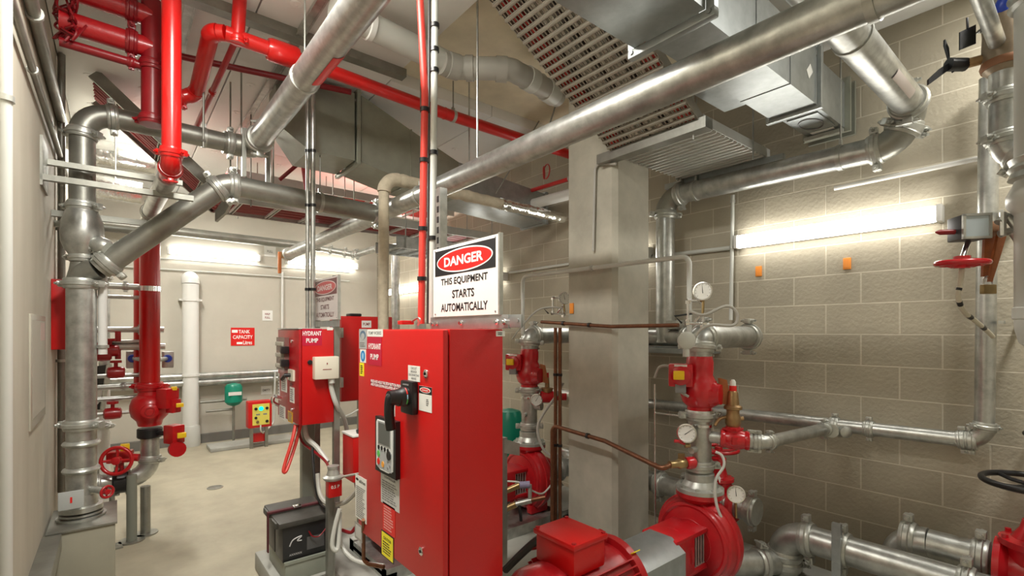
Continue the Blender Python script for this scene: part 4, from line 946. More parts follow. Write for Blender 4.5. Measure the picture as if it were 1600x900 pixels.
for (x, y, zt, lab) in ((RLX-.03, RLY-.02, Z0-.07, 'grey pipe leg under the riser elbow'), (.10, 4.86, .52, 'grey green post left of the riser elbow leg'), (-.02, 4.80, .40, 'thin dark post behind the grey pedestal box')):
    t = thing('support_post', lab, 'post', (x, y, 0)); MB().cyl((x, y, 0), (x, y, zt), .035 if 'thin' not in lab else .018, 14).build('leg', GALVD if 'green' not in lab else mat('grey_green_paint', (.22, .23, .19)), t)
    MB().lathe([(.085, 0), (.085, .012)], (x, y, 0), UP, 4 if 'thin' in lab else 20).build('base_plate', GALVD, t)
# galvanised distribution pipes behind
pipe('galvanised_pipe', 'slender galvanised standpipe behind the thick left standpipe', [P(163, 395, Y=5.9), V((P(163, 395, Y=5.9).x, 5.9, 0))], .085, GALV, couplings=[(0, .1), (0, .8)])
t = pipe('plastic_pipe', 'white plastic pipe with coupling low behind the standpipe', [V((P(160, 640, Y=5.7).x, 5.7, 1.15)), V((P(160, 640, Y=5.7).x, 5.7, 0))], .11, PVCW, couplings=[(0, .3), (0, .75)], cm=PVC)
for (y_, x0, x1, d_, m_, lab) in ((450, 150, 226, .05, CAST, 'topmost thick clamp arm between left standpipe and red riser'), (464, 152, 222, .034, GALV, 'second thin pipe below the clamp arm left of red riser'), (515, 150, 256, .05, CAST, 'chrome manifold pipe crossing behind the red riser'), (534, 148, 224, .035, GALV, 'thin upper pipe of the middle manifold pair'), (542, 150, 258, .055, CAST, 'thick lower pipe of the middle manifold pair'), (586, 170, 230, .035, GALV, 'short galvanised pipe left of the red riser with elbow'), (604, 150, 222, .045, CAST, 'galvanised pipe just above the alarm valve level'), (622, 158, 222, .04, GALV, 'galvanised pipe at the alarm valve level'), (646, 128, 222, .03, CAST, 'thin lowest pipe left of the alarm valve')):
    a_, b_ = P(x0, y_, Y=5.25), P(x1, y_, Y=5.25); z = (a_.z+b_.z)/2; Yv = 5.25 if y_ != 450 else 5.05
    pt = [(WL, Yv, z), (b_.x, Yv, z)]
    t = pipe('manifold_pipe', lab, pt, d_, m_, group='manifold pipes by the red riser', couplings=[(0, .25), (0, .75)] if d_ > .04 else [])
    if y_ in (515, 542):
        MB().bb((a_.x+.12, Yv-.02, z-.10), (a_.x+.16, Yv+.02, z-.01), .004).build('red_drain_plug', REDCAST, t)
for (px, py, lab) in ((172, 548, 'small red valve on the slender standpipe'), (160, 555, 'small dark red valve beside thick standpipe'), (181, 582, 'small red valve with lever below the manifold'), (176, 646, 'small red cap low between the pipes')):
    c = P(px, py, Y=5.2); t = thing('valve', lab, 'valve', c-UP*.06)
    MB().lathe([(.03, -.06), (.045, -.05), (.05, 0), (.045, .05), (.03, .06)], c, XX, 16).build('body', REDCAST, t); MB().cyl(c, c+UP*.09, .014, 10).lathe([(.04, .08), (.04, .10)], c, UP, 14).build('top_cap', REDCAST, t)
t = thing('sprinkler_riser', 'second slimmer red riser right behind the tall red riser', 'riser', P(221, 600, Y=5.325))
b_ = P(221, 395, Y=5.325); MB().cyl((b_.x, 5.325, 1.12), (b_.x, 5.325, 2.45), .055, 18).build('pipe_length', RED, t)
for px, py in ((207, 560), (262, 560)):
    c = P(px, py, Y=5.4); t = thing('flow_switch', 'blue and silver flow switch %s of the red riser' % ('left' if px < 230 else 'right'), 'switch', c-UP*.06)
    MB().lathe([(.032, 0), (.036, .02), (.032, .05)], c, VIEW(c), 20).build('housing', BLUE, t); MB().box(c-UP*.01, (.09, .06, .15), None, .01).build('bracket', CAST, t); MB().cyl(c, (RLX, RLY, c.z), .018, 10).build('probe', CAST, t)
t = thing('tilted_panel', 'black panel leaning behind the thick left standpipe', 'panel', P(155, 640, t=4.3))
MB().prism([P(150, 640, t=4.3), P(156, 640, t=4.3), P(166, 570, t=4.35), P(152, 572, t=4.35)], FW, .05).build('panel_face', BLACK, t)
MB().prism([P(156, 640, t=4.29), P(158, 640, t=4.29), P(168, 569, t=4.34), P(166, 570, t=4.34)], FW, .05).build('panel_edge', CAST, t)
# on the left wall
t = thing('hose_cabinet', 'narrow red cabinet on the left wall behind standpipe', 'cabinet', (-.29, 4.65, 1.5))
MB().bb((-.33, 4.42, 1.53), (-.25, 4.95, 2.0), .004).build('case', REDCAB, t); MB().bb((-.252, 4.44, 1.55), (-.244, 4.93, 1.98), .003).build('door', REDCAB, t)
t = thing('notice_frame', 'clear acrylic plan frame fixed to left wall near the kerb', 'frame', (-.32, 3.7, 1.16))
MB().bb((-.33, 3.35, 1.16), (-.322, 4.0, 1.74), .002).build('acrylic_sheet', GLASS, t)
plate(t, 'plan_sheet', V((-.3215, 3.68, 1.46)), YY, UP, .56, .5, mat('pale_plan_paper', (.44, .42, .355), .6), .0006)
plate(t, 'faded_stamp', V((-.3208, 3.84, 1.65)), YY, UP, .2, .1, mat('pinkish_print', (.55, .42, .38), .6), .0004)
conduit('conduit', 'pale plastic conduit rising up the left wall nearest the viewer', [(-.285, 2.33, .46), (-.285, 2.33, 3.64)], .036, PVC, clips=[(0, .62)])
conduit('conduit', 'lower of two grey conduits running high along the left wall', [(-.305, .6, 2.90), (-.305, 5.4, 2.90)], .032, GALVD, clips=[(0, .55), (0, .9)])
conduit('conduit', 'upper thicker grey conduit running high along the left wall', [(-.30, .6, 3.17), (-.30, 5.4, 3.17)], .055, GALVD, clips=[(0, .55), (0, .9)])
conduit('conduit', 'grey conduit rising up the left wall behind the standpipe', [(-.30, 4.75, .5), (-.30, 4.75, 3.64)], .045, GALVD, clips=[(0, .3), (0, .6)])
# ================================================================== BACK WALL
t = pipe('overflow_pipe', 'fat white plastic pipe standing at the back wall with elbow into it', [(.84, 8.36, 0), (.84, 8.36, 2.40), (.84, 8.5, 2.42)], .205, PVCW, br=.135, elbow_couplings=False, em=PVCW)
for z in (1.02, 2.10): MB().bb((.70, 8.34, z-.012), (.98, 8.5, z+.012)).lathe([(.104, -.018), (.115, -.018), (.115, .018), (.104, .018)], (.84, 8.36, z), UP, 24).build('pipe_clamp', PVCW, t)
MB().lathe([(.103, .30), (.118, .27), (.125, .05), (.12, 0)], (.84, 8.36, 0), UP, 24).build('socket', PVC, t)
def wall_sign(name, label, x0, x1, y0, y1, m):
    Yb = 8.494; xm = (x0+x1)/2
    c = P(xm, (y0+y1)/2, Y=Yb); wd = P(x1, 500, Y=Yb).x-P(x0, 500, Y=Yb).x; ht = P(xm, y0, Y=Yb).z-P(xm, y1, Y=Yb).z
    t = thing(name, label, 'sign', c-UP*ht/2)
    MB().bb((c.x-wd/2, Yb, c.z-ht/2), (c.x+wd/2, 8.5, c.z+ht/2)).build('sign_board', m, t)
    return t, V((c.x, Yb, c.z)), wd, ht
t, c, wd, ht = wall_sign('tank_sign', 'red tank capacity sign with white lettering on the back wall', 361, 398, 512, 540, REDSIGN)
text(t, 'TANK', c+UP*ht*.28+XX*wd*.06, XX, UP, wd*.48, ht*.20, LETTER); text(t, 'CAPACITY', c-UP*ht*.02, XX, UP, wd*.84, ht*.20, LETTER); text(t, 'Litres', c-UP*ht*.33+XX*wd*.2, XX, UP, wd*.38, ht*.22, LETTER)
plate(t, 'number_patch', c-UP*ht*.36-XX*wd*.14, XX, UP, wd*.24, ht*.12, LETTER, .001); plate(t, 'white_patch', c+UP*ht*.3-XX*wd*.34, XX, UP, wd*.24, ht*.16, LETTER, .001)
t, c, wd, ht = wall_sign('level_sign', 'small white half full sign beside the tank capacity sign', 410, 426, 485, 501, WHITE); text(t, 'HALF', c+UP*ht*.15, XX, UP, wd*.5, ht*.2, REDDARK); text(t, 'FULL', c-UP*ht*.2, XX, UP, wd*.5, ht*.2, REDDARK)
t, c, wd, ht = wall_sign('level_sign', 'small white full sign at the end of the back wall light', 413, 431, 385, 401, WHITE); text(t, 'FULL', c, XX, UP, wd*.5, ht*.24, GREYINK)
t, c, wd, ht = wall_sign('level_sign', 'small white empty sign above the yellow control panel', 408, 425, 603, 616, WHITE); text(t, 'EMPTY', c, XX, UP, wd*.7, ht*.28, GREYINK)
pipe('galvanised_pipe', 'horizontal galvanised pipe along back wall behind the white pipe', [(WL, 8.36, 1.0), (2.4, 8.36, 1.0)], .097, GALV)
pipe('galvanised_pipe', 'second horizontal galvanised pipe just beneath, along back wall', [(WL, 8.36, .90), (2.4, 8.36, .90)], .097, GALV)
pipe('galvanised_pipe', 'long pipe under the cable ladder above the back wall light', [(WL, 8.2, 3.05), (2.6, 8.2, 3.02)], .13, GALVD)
for (pts, d_, m_, lab) in (([(WL, 8.46, 2.68), (3.2, 8.46, 2.68)], .022, PVC, 'upper thin conduit along the back wall below lights'), ([(WL, 8.46, 2.53), (3.2, 8.46, 2.53)], .022, PVC, 'lower thin conduit along the back wall below lights'), ([P(441, 425, Y=8.46), P(441, 560, Y=8.46)], .035, PVCW, 'white vertical conduit on the back wall right of the half full sign'), ([P(430, 580, Y=8.3), P(428, 660, Y=8.3), P(395, 693, Y=8.0)], .03, PVC, 'grey conduit bending to the floor right of the yellow panel')):
    conduit('conduit', lab, pts, d_, m_)
g = thing('pressure_vessel', 'small green pressure tank on pipe stand at the back wall', 'tank', P(365, 690, Y=8.2))
c = P(365, 616, Y=8.2); r_ = .115
MB().lathe([(.03, -.17), (.08, -.15), (r_, -.11), (r_, .11), (.09, .15), (.03, .165)], c, UP, 24).build('shell', GREEN, g)
plate(g, 'name_label', c-YY*r_*1.0+UP*.02, XX, UP, .17, .05, LABEL, .002)
MB().cyl(c-UP*.17, V((c.x, c.y, 0)), .018, 10).build('pipe_stand', GALVD, g)
b_ = P(340, 632, Y=8.2); MB().tube(fillet([V((c.x-.35, c.y, c.z-.22)), V((c.x-.02, c.y, c.z-.22))], .02)[0][1:], .018, 10).build('side_pipe', GALVD, g)
pipe('galvanised_pipe', 'thin pipe running low on the back wall beside the green tank', [(.95, 8.3, .62), (1.55, 8.3, .62)], .04, GALVD, couplings=[(0, .85)])
pipe('galvanised_pipe', 'thin pipe running at green tank base height on back wall', [(.95, 8.4, .86), (2.2, 8.4, .86)], .03, GALVD)
t = thing('alarm_box', 'small red framed yellow control panel with green light on legs', 'control panel', P(406, 700, Z=0))
q0, q1 = P(388, 647, Y=7.55), P(425, 647, Y=7.55); zt, zb = P(406, 627, Y=7.55).z, P(406, 668, Y=7.55).z
MB().bb((q0.x, 7.55, zb), (q1.x, 7.72, zt), .01).build('case', REDCAB, t)
w_ = q1.x-q0.x; h_ = zt-zb; c = V(((q0.x+q1.x)/2, 7.55, (zt+zb)/2))
o = plate(t, 'yellow_face', c+XX*w_*.03, XX, UP, w_*.72, h_*.8, mat('yellow_panel', (.74, .66, .12), .45), .004)
for a_, b2, r_, m_, nm in ((0, .22, .03, LEDG, 'green_lamp'), (-.22, .22, .02, INK, 'button'), (.25, .22, .02, INK, 'button'), (-.22, -.12, .018, INK, 'button'), (.25, -.28, .02, INK, 'button'), (-.15, -.28, .02, BRASS, 'key_switch')):
    disc(o, nm, c+XX*w_*(.03+a_)+UP*h_*b2, XX, UP, r_, r_, m_, .008, .004, 16)
for f_ in (-.1, .2): plate(o, 'printed_mark', c+XX*w_*f_+UP*h_*0, XX, UP, .05, .02, GREYINK, .001, None, .004)
for x in (q0.x+.05, q1.x-.06): MB().bb((x-.02, 7.6, 0), (x+.02, 7.64, zb)).build('leg', GALVD, t)
MB().bb((c.x-.08, 7.62, .08), (c.x+.08, 7.70, .2), .01).build('base_unit', REDCAB, t)
hose('cable', '', [c-UP*h_*.4-YY*.02, c-UP*h_*.6-YY*.03, V((c.x+.05, 7.6, .2))], .02, PVC, parent=t)
st = MB().bb((1.0, 7.7, 0), (2.1, 8.1, .05), .01).build('low_plinth', PADM); tag(st, 'low concrete strip on the floor at the back wall', 'plinth'); st['kind'] = 'structure'
pipe('galvanised_pipe', 'vertical galvanised pipe standing near far corner behind wrapped pipe', [P(618, 385, t=7.4), V((P(618, 385, t=7.4).x, P(618, 385, t=7.4).y, 0))], .13, GALV, seg=18, end_couplings=[0])
pipe('galvanised_pipe', 'short far pipe with couplings bending near the far wall light', [P(500, 388, t=8.0), P(556, 398, t=8.0), P(588, 388, t=7.7)], .10, GALV, couplings=[(0, .3), (0, .7)])
# ================================================================== PUMP SETS
PX_ = 2.70
def pump_set(y, label, mlabel, grp='red hydrant pump sets'):
    """end suction pump on its base: motor, guard, bearing bracket, volute; shaft along X"""
    t = thing('pump_set', label, 'pump', (2.0, y, .12), grp)
    zc = .43
    # volute
    MB().lathe([(.10, -.10), (.17, -.085), (.235, -.06), (.25, -.03), (.25, .05), (.225, .085), (.15, .11), (.105, .13), (.105, .19), (.135, .19), (.135, .215)], (PX_-.02, y, zc), XX, 40).build('volute', REDCAST, t)
    MB().lathe([(.255, -.022), (.262, -.018), (.262, .018), (.255, .022)], (PX_-.02, y, zc), XX, 40).build('volute_rim', REDCAST, t)
    MB().lathe([(.085, 0), (.085, .10), (.10, .12), (.135, .15), (.135, .175)], (PX_, y, zc+.10), UP, 28).build('discharge_neck', REDCAST, t)
    # bearing bracket (lantern) with window and shaft
    MB().bb((PX_-.42, y-.11, zc+.085), (PX_-.09, y+.11, zc+.115), .012).bb((PX_-.42, y-.11, zc-.115), (PX_-.09, y+.11, zc-.085), .012).bb((PX_-.42, y+.05, zc-.1), (PX_-.09, y+.11, zc+.1), .01).bb((PX_-.42, y-.11, zc-.1), (PX_-.24, y+.06, zc+.1), .008).lathe([(.10, 0), (.12, .01), (.12, .03)], (PX_-.29, y, zc), XX, 24).lathe([(.13, 0), (.14, .01), (.14, .03)], (PX_-.115, y, zc), XX, 28).build('bearing_bracket', REDCAST, t)
    b = MB().cyl((PX_-.5, y, zc), (PX_-.08, y, zc), .028, 16)
    for i in range(5): b.bb((PX_-.235+i*.026, y-.095, zc-.085), (PX_-.224+i*.026, y-.088, zc+.085))
    b.bb((PX_-.25, y-.096, zc+.08), (PX_-.10, y-.086, zc+.092)).bb((PX_-.25, y-.096, zc-.092), (PX_-.10, y-.086, zc-.08))
    b.build('shaft_and_grille', CAST, t)
    MB().torus((PX_-.085, y, zc), XX, .205, .018, 40, 8).build('raised_ring', REDCAST, t)
    MB().bb((PX_-.10, y-.14, .17), (PX_+.08, y-.08, .24), .01).build('pump_foot', REDCAST, t); MB().bb((PX_-.10, y+.08, .17), (PX_+.08, y+.14, .24), .01).build('pump_foot', REDCAST, t)
    # guard (octagonal hood)
    gx0, gx1 = 1.94, 2.30
    prof = [(-.15, .20), (-.15, .50), (-.07, .555), (.07, .555), (.15, .50), (.15, .20)]
    MB().prism([V((gx0, y+a, z)) for a, z in prof], XX, gx1-gx0).build('coupling_guard', SHEET, t)
    # motor
    mx0, mx1, R = 1.33, 1.93, .205
    mo = MB().lathe([(.05, 0), (.17, .01), (R-.01, .04), (R, .06), (R, .15), (R-.015, .16), (R-.015, mx1-mx0-.07), (R+.01, mx1-mx0-.06), (R+.01, mx1-mx0-.02), (.12, mx1-mx0), (.05, mx1-mx0+.03), (.03, mx1-mx0+.06)], (mx0, y, zc), XX, 40).build('motor', REDCAST, t)
    b = MB()
    for k in range(44):
        q = 2*math.pi*k/44
        if abs(math.atan2(math.cos(q-math.pi/2), 1)) < 0: continue
        d = V((0, math.cos(q), math.sin(q)))
        if d.z > .82: continue
        c = V(((mx0+.16+mx1-.07)/2, y, zc))+d*(R+.002)
        b.box(c, (mx1-mx0-.23, .006, .036), Matrix((XX, XX.cross(d)*-1, d)).transposed())
    b.build('cooling_fins', REDCAST, mo)
    tb = MB().bb((1.50, y-.115, zc+R-.03), (1.70, y+.125, .725), .010).build('terminal_box', REDCAB, t)
    MB().bb((1.49, y-.125, .725), (1.71, y+.135, .75), .008).build('lid', REDCAB, tb)
    for a in (1.505, 1.695):
        for c in (y-.11, y+.12): MB().lathe([(.010, 0), (.010, .006)], (a, c, .75), UP, 6).build('lid_screw', REDCAST, tb)
    MB().box((1.58, y+.145, .66), (.05, .06, .05), None, .008).cyl((1.58, y+.13, .66), (1.56, y+.22, .62), .024, 12).build('cable_gland', REDCAST, tb)
    MB().torus((1.83, y+.02, zc+R+.02), XX, .028, .009, 16, 6).build('lifting_eye', REDCAST, t)
    for xx, yy in ((1.42, y-.11), (1.90, y-.12)): MB().box((xx, yy, zc+R*.86), (.045, .05, .004), Matrix.Rotation(-.6, 3, 'X')).build('yellow_sticker', YLABEL, t)
    # base frame
    MB().bb((1.28, y-.30, .12), (2.86, y-.23, .20)).bb((1.28, y+.23, .12), (2.86, y+.30, .20)).bb((1.28, y-.3, .12), (1.35, y+.3, .195)).bb((2.80, y-.3, .12), (2.86, y+.3, .195)).bb((1.28, y-.3, .14), (2.86, y+.3, .165)).build('base_frame', GALV, t)
    for xx in (1.42, 1.83): MB().bb((xx, y-.19, .195), (xx+.06, y+.19, .25), .006).build('motor_foot', REDCAST, t)
    return t
pump_set(1.54, 'red pump set at front right with motor, guard and big round volute', '')
pump_set(3.08, 'red pump set farther back mostly hidden behind the nearest controller', '')
CK = mat('check_valve_paint', (.55, .008, .016), .26, 0, .12, 18, coat=.4)
def riser(y, where, s):
    """discharge stack above the pump: galvanised riser, check valve, elbow and pipe"""
    x = PX_; r = .066
    t = thing('discharge_pipe', 'galvanised discharge stack with pipe stubs above the %s' % where, 'pipe', (x, y, .70), 'discharge stacks')
    MB().lathe([(.135, 0), (.135, .022), (.10, .03), (.085, .06), (.07, .08)], (x, y, .706), UP, 28).build('cone_flange', CAST, t)
    for k in range(8):
        q = 2*math.pi*(k+.5)/8; MB().lathe([(.012, -.05), (.012, .012)], (x+.115*math.cos(q), y+.115*math.sin(q), .73), UP, 6).build('flange_bolt', CAST, t)
    MB().cyl((x, y, .74), (x, y, 1.17), r, 26).build('pipe_length', GALV, t)
    coupling(t, (x, y, .855), UP, r); MB().lathe([(r, -.03), (r*1.25, -.02), (r*1.25, .02), (r, .03)], (x, y, .79), UP, 26).build('grooved_ring', CAST, t)
    coupling(t, (x, y, 1.155), UP, r*1.05)
    MB().lathe([(r*.9, -.02), (r*1.15, -.015), (r*1.15, 0), (r*.9, .004)], (x, y, 1.105), UP, 26).build('grooved_ring', CHROME, t)
    # short outlets
    MB().cyl((x, y, 1.03), (x+.04, y-.11, 1.03), .034, 16).build('outlet_stub', CAST, t)
    MB().cyl((x, y, .96), V((x, y, .96))+VIEW((x, y))*.09-RT*.05, .018, 12).build('small_outlet', CAST, t)
    # check valve
    v = thing('check_valve', 'red check valve in the discharge stack above the %s' % where, 'valve', (x, y, 1.18), 'red check valves')
    MB().lathe([(.072, 0), (.072, .03), (.098, .055), (.112, .10), (.108, .15), (.088, .19), (.074, .22), (.078, .25), (.078, .30), (.07, .33)], (x, y, 1.175), UP, 28).build('body', CK, v)
    d = (RT*.75-FW*.65).normalized()
    MB().lathe([(.085, -.02), (.08, .02), (.06, .05), (.058, .065), (.0, .07)], V((x, y, 1.285))+d*.06, d, 20).build('cover', CK, v)
    MB().prism([V((x, y, 1.38))+d*.085+RT*.02, V((x, y, 1.37))+d*.10+RT*.045, V((x, y, 1.22))+d*.115+RT*.06, V((x, y, 1.23))+d*.10+RT*.03], d, .012).build('lever', ORANGE, v, 'orange lever tag')
    MB().prism([V((x, y, 1.36))+d*.09-RT*.03, V((x, y, 1.345))+d*.10-RT*.05, V((x, y, 1.36))+d*.10-RT*.07, V((x, y, 1.375))+d*.10-RT*.05], d, .003).build('hanging_tag', LABEL, v)
    for k in range(5):
        q = 2*math.pi*k/5; a_, u_, w_ = frame(d); MB().lathe([(.008, 0), (.008, .012)], V((x, y, 1.29))+d*.085+(u_*math.cos(q)+w_*math.sin(q))*.065, d, 6).build('bolt', CK, v)
    # actuator
    c = V((x, y, 1.395))-RT*.125-FW*.03
    a = thing('valve_actuator', 'red square actuator with yellow pointer beside the check valve over %s' % where, 'actuator', c-UP*.07, 'valve actuators')
    n = (-FW*.9-RT*.3).normalized(); rot = Matrix((UP.cross(n), UP, n)).transposed()
    MB().box(c, (.135, .135, .09), rot, .012).lathe([(.055, 0), (.055, .02), (.03, .03)], c+n*.043, n, 24).build('housing', CK, a)
    MB().cyl(c, (x, y, 1.40), .03, 12).build('shaft_neck', CK, a)
    MB().box(c+n*.085+UP*.005-UP.cross(n)*.01, (.06, .05, .03), rot, .005).build('yellow_pointer', YELLOW, a)
    MB().box(c+n*.046+UP*.058, (.07, .012, .004), rot).build('white_strip', LABEL, a)
    MB().box(c+n*.03-UP*.075, (.06, .05, .05), rot, .004).build('dark_plug', GREYINK, a)
    # elbow and pipe to the block wall
    e = pipe('galvanised_pipe', 'galvanised elbow and pipe turning right above the %s' % where, [(x, y, 1.50), (x, y, 1.615), (x+.62, y, 1.615)], .14, GALV, br=.10, end_couplings=[1] if s else [], couplings=[])
    if s: MB().lathe([(.069, 0), (.069, .01), (.05, .02), (0, .024)], (x+.63, y, 1.615), XX, 24).build('end_cap', CAST, e)
riser(1.54, 'front pump', 1); riser(3.08, 'rear pump', 0)
# gauges
gv = lambda p: (V((-p[0], -p[1], .25))).normalized()
for (y, px, py, r_, lab) in ((1.54, 1073, 677, .052, 'middle dial gauge on the left of the front discharge stack'), (3.08, 838, 625, .048, 'dial gauge on the right side of the rear discharge stack')):
    c = P(px, py, t=2.80 if y < 2 else 4.0); gauge(lab, c, gv(c)+(-RT*.15 if y < 2 else RT*.2), r_, V((PX_, y, c.z))-RT*.03, -.9 if y < 2 else -.6)
c = P(1098, 455, t=2.75); gauge('dial gauge standing highest on small brass tubing above the front pump', c, gv(c)-RT*.25, .05, c-UP*.13, .1)
c = P(1150, 772, t=2.85); gauge('lowest dial gauge beside the red gate valve behind front pump', c, gv(c)+RT*.2, .048, c-UP*.14+RT*.0, .1)
c = P(882, 466, t=3.95); gauge('dial gauge half hidden at the left edge of the column', c, gv(c)+RT*.4, .048, c-UP*.11, .2)
# small brass tubing frames under the top gauges
for (c, s, lab) in ((P(1098, 505, t=2.78), 1., 'small bright gauge tubing with cocks above the front pump elbow'), (P(880, 490, t=3.97), 1., 'small bright gauge tubing with cocks beside the column')):
    t = thing('gauge_tubing', lab, 'tubing', c-UP*.02)
    a = c; R_ = RT
    for q, nm in (((c-R_*.09+UP*.13, c+UP*.13), 'cross_tube'), ((c-R_*.085, c-R_*.085+UP*.13), 'riser_tube'), ((c-UP*.03, c+UP*.15), 'riser_tube'), ((c-R_*.10, c+R_*.02), 'cross_tube')):
        MB().cyl(q[0], q[1], .0085, 10).lathe([(.014, 0), (.014, .02)], q[0], q[1]-q[0], 8).lathe([(.014, -.02), (.014, 0)], q[1], q[1]-q[0], 8).build(nm, CHROME, t)
    MB().tube([c-R_*.05, c-R_*.02+UP*.045-FW*.02, c-R_*.0+UP*.06-FW*.03], .007, 8).build('cock_lever', CHROME, t)
    MB().tube([c-R_*.12, c-R_*.16+UP*.04, c-R_*.06+UP*.055], .006, 8).build('black_lever', BLACK, t)
# relief branch of the front pump
yb, xb, zb = 1.54, PX_, 1.03
q1 = P(1212, 692, t=2.74); tee = V((3.60, P(1300, 668, X=3.6).y, 1.02))
t = thing('control_valve', 'red tee valve on the branch right of the front discharge stack', 'valve', P(1140, 690, t=2.78)); s_ = V((xb+.035, yb-.10, zb)); s1 = V((q1.x-.03, q1.y+.04, q1.z)); dd = (s1-s_).normalized()
vv = s_+dd*.055
MB().lathe([(.034, -.05), (.055, -.045), (.055, -.03), (.05, -.02), (.058, .0), (.058, .05), (.05, .08), (.055, .09), (.055, .105), (.034, .11)], vv, dd, 20).cyl(vv+dd*.02, vv+dd*.02+UP*.075, .042, 16).build('body', CK, t)
MB().box(vv+dd*.02+UP*.06, (.085, .085, .015), None, .003).build('bonnet_flange', CK, t)
MB().box(vv+dd*.02-FW*.055, (.06, .01, .04), Matrix.Rotation(-.68, 3, 'Z')).build('cast_plate', REDCAST, t)
rv = thing('relief_valve', 'tall brass relief valve with red and white tip on the branch', 'valve', vv+dd*.02+UP*.07)
p0 = vv+dd*.02+UP*.07
MB().lathe([(.03, 0), (.042, .02), (.042, .06), (.035, .075), (.035, .10), (.05, .105), (.05, .12), (.035, .13), (.028, .20), (.022, .21)], p0, UP, 18).build('body', BRONZE, rv)
MB().lathe([(.020, .21), (.020, .235), (.018, .24)], p0, UP, 14).build('red_band', REDSIGN, rv); MB().lathe([(.016, .238), (.016, .262), (.008, .275)], p0, UP, 14).build('pale_tip', LABEL, rv)
MB().tube(spline([p0+UP*.06, p0-RT*.07+UP*.05, p0-RT*.11+UP*.01-FW*.01], 6), .009, 8).tube([p0+UP*.04, p0+RT*.06+UP*.05], .012, 8).build('pilot_tube', BRONZE, rv)
pipe('galvanised_pipe', 'short galvanised branch with couplings joining red tee valve to wall pipe', [vv+dd*.10, s1, V((tee.x, tee.y, zb))], .072, GALV, br=.075, couplings=[(0, .12), (0, .40), (1, .86)])
# wall pipes at right
pipe('galvanised_pipe', 'long thin galvanised pipe along block wall turning up at right', [(3.60, 3.9, 1.00), (3.60, .42, 1.06), (3.60, .40, 3.0)], .084, GALV, br=.085, couplings=[(0, .800), (0, .853), (0, .985)], collar=True)
o = thing('pipe_tee', 'small tee and outlet cap where the branch meets the thin wall pipe', 'fitting', tee-UP*.05)
MB().lathe([(.045, -.09), (.045, .09)], tee, YY, 18).cyl(tee, tee-XX*.08-YY*.02, .043, 18).build('body', CAST, o); MB().lathe([(.03, 0), (.036, .01), (.036, .04), (.02, .05)], tee-XX*.03-YY*.07, V((-.6, -.6, 0)), 16).build('outlet_cap', GALV, o)
# rear horizontal pipe near column top of pumps
t = pipe('galvanised_pipe', 'fat horizontal galvanised pipe on a shelf bracket behind the column', [(3.50, 3.3, 1.60), (3.50, 2.02, 1.60)], .135, GALV, couplings=[(0, .62), (0, .93)])
sh = thing('pipe_bracket', 'flat steel shelf bracket under the fat pipe right of the column', 'bracket', (3.6, 2.4, 1.5))
MB().bb((3.42, 1.95, 1.475), (3.73, 3.2, 1.52), .003).build('shelf_channel', SHEET, sh)
MB().bb((3.44, 2.16, 1.67), (3.56, 2.30, 1.74), .006).build('flow_switch_cap', CAST, sh)
# gate valve line behind the front pump
pipe('galvanised_pipe', 'galvanised bypass pipe with couplings running behind the front pump', [(3.225, 3.2, .50), (3.225, 1.47, .48)], .15, GALV, couplings=[(0, .50), (0, .60), (0, .72), (0, .90)], end_couplings=[1])
g = thing('gate_valve', 'red gate valve with red handwheel behind the front discharge stack', 'valve', (3.225, 1.70, .40), 'gate valves')
MB().lathe([(.08, -.13), (.115, -.125), (.115, -.10), (.085, -.08), (.095, -.03), (.095, .03), (.085, .08), (.115, .10), (.115, .125), (.08, .13)], (3.225, 1.70, .49), YY, 24).build('body', CK, g)
MB().lathe([(.09, 0), (.085, .12), (.10, .13), (.10, .15), (.06, .16), (.045, .22), (.05, .28), (.03, .29), (.02, .33)], (3.225, 1.70, .50), UP, 20).build('bonnet', CK, g)
MB().bb((3.155, 1.64, .58), (3.295, 1.76, .66), .01).build('cast_collar', CK, g)
handwheel(g, (3.225, 1.70, .84), UP, .125, .012, CK, 5)
MB().cyl((3.225, 1.70, .80), (3.225, 1.70, .93), .014, 10).build('stem', CHROME, g)
MB().prism([(3.145, 1.66, .70), (3.115, 1.65, .68), (3.125, 1.64, .64), (3.155, 1.65, .66)], XX, .004).build('hanging_tag', LABEL, g)
# cocks, copper and hoses on the front stack
t = thing('cock_valve', 'brass cock with red lever feeding the copper pipe at front discharge stack', 'valve', (PX_-.1, 1.5, .86))
k0 = V((PX_, 1.54, .885))-RT*.05-FW*.05; kd = (-RT*.95-FW*.3).normalized()
MB().lathe([(.028, 0), (.036, .01), (.036, .05), (.03, .06)], k0, kd, 16).build('red_body', CK, t); MB().lathe([(.024, .06), (.03, .07), (.03, .11), (.022, .12), (.022, .17)], k0, kd, 12).box(k0+kd*.09+UP*.035, (.03, .03, .05), None, .004).build('brass_body', BRASS, t)
ke = k0+kd*.16
conduit('copper_pipe', 'weathered copper pipe running low from brass cock to the column corner', [ke, ke+kd*.06-UP*.02, V((2.60, 2.18, .90)), V((2.60, 2.70, .93)), V((2.60, 2.70, .12))], .030, COPPER, br=.05, cat='pipe', clips=[(2, .3)], clipm=BLACK)
conduit('copper_pipe', 'copper pipe crossing the column at eye level to the gauge tubing', [P(846, 503, X=2.665), V((2.665, 2.18, 1.685)), V((2.665, 1.66, 1.69))], .026, COPPER, cat='pipe', clips=[(0, .35), (0, .72)], clipm=BLACK)
for dx, lab in ((0, 'left one of two upright copper pipes at the left edge of the column'), (.035, 'right one of two upright copper pipes at left edge of the column')):
    conduit('copper_pipe', lab, [(2.655+dx*.4, 2.72-dx, 1.68), (2.655+dx*.4, 2.72-dx, .02)], .028, COPPER, cat='pipe', clips=[(0, .22), (0, .55)], clipm=BLACK)
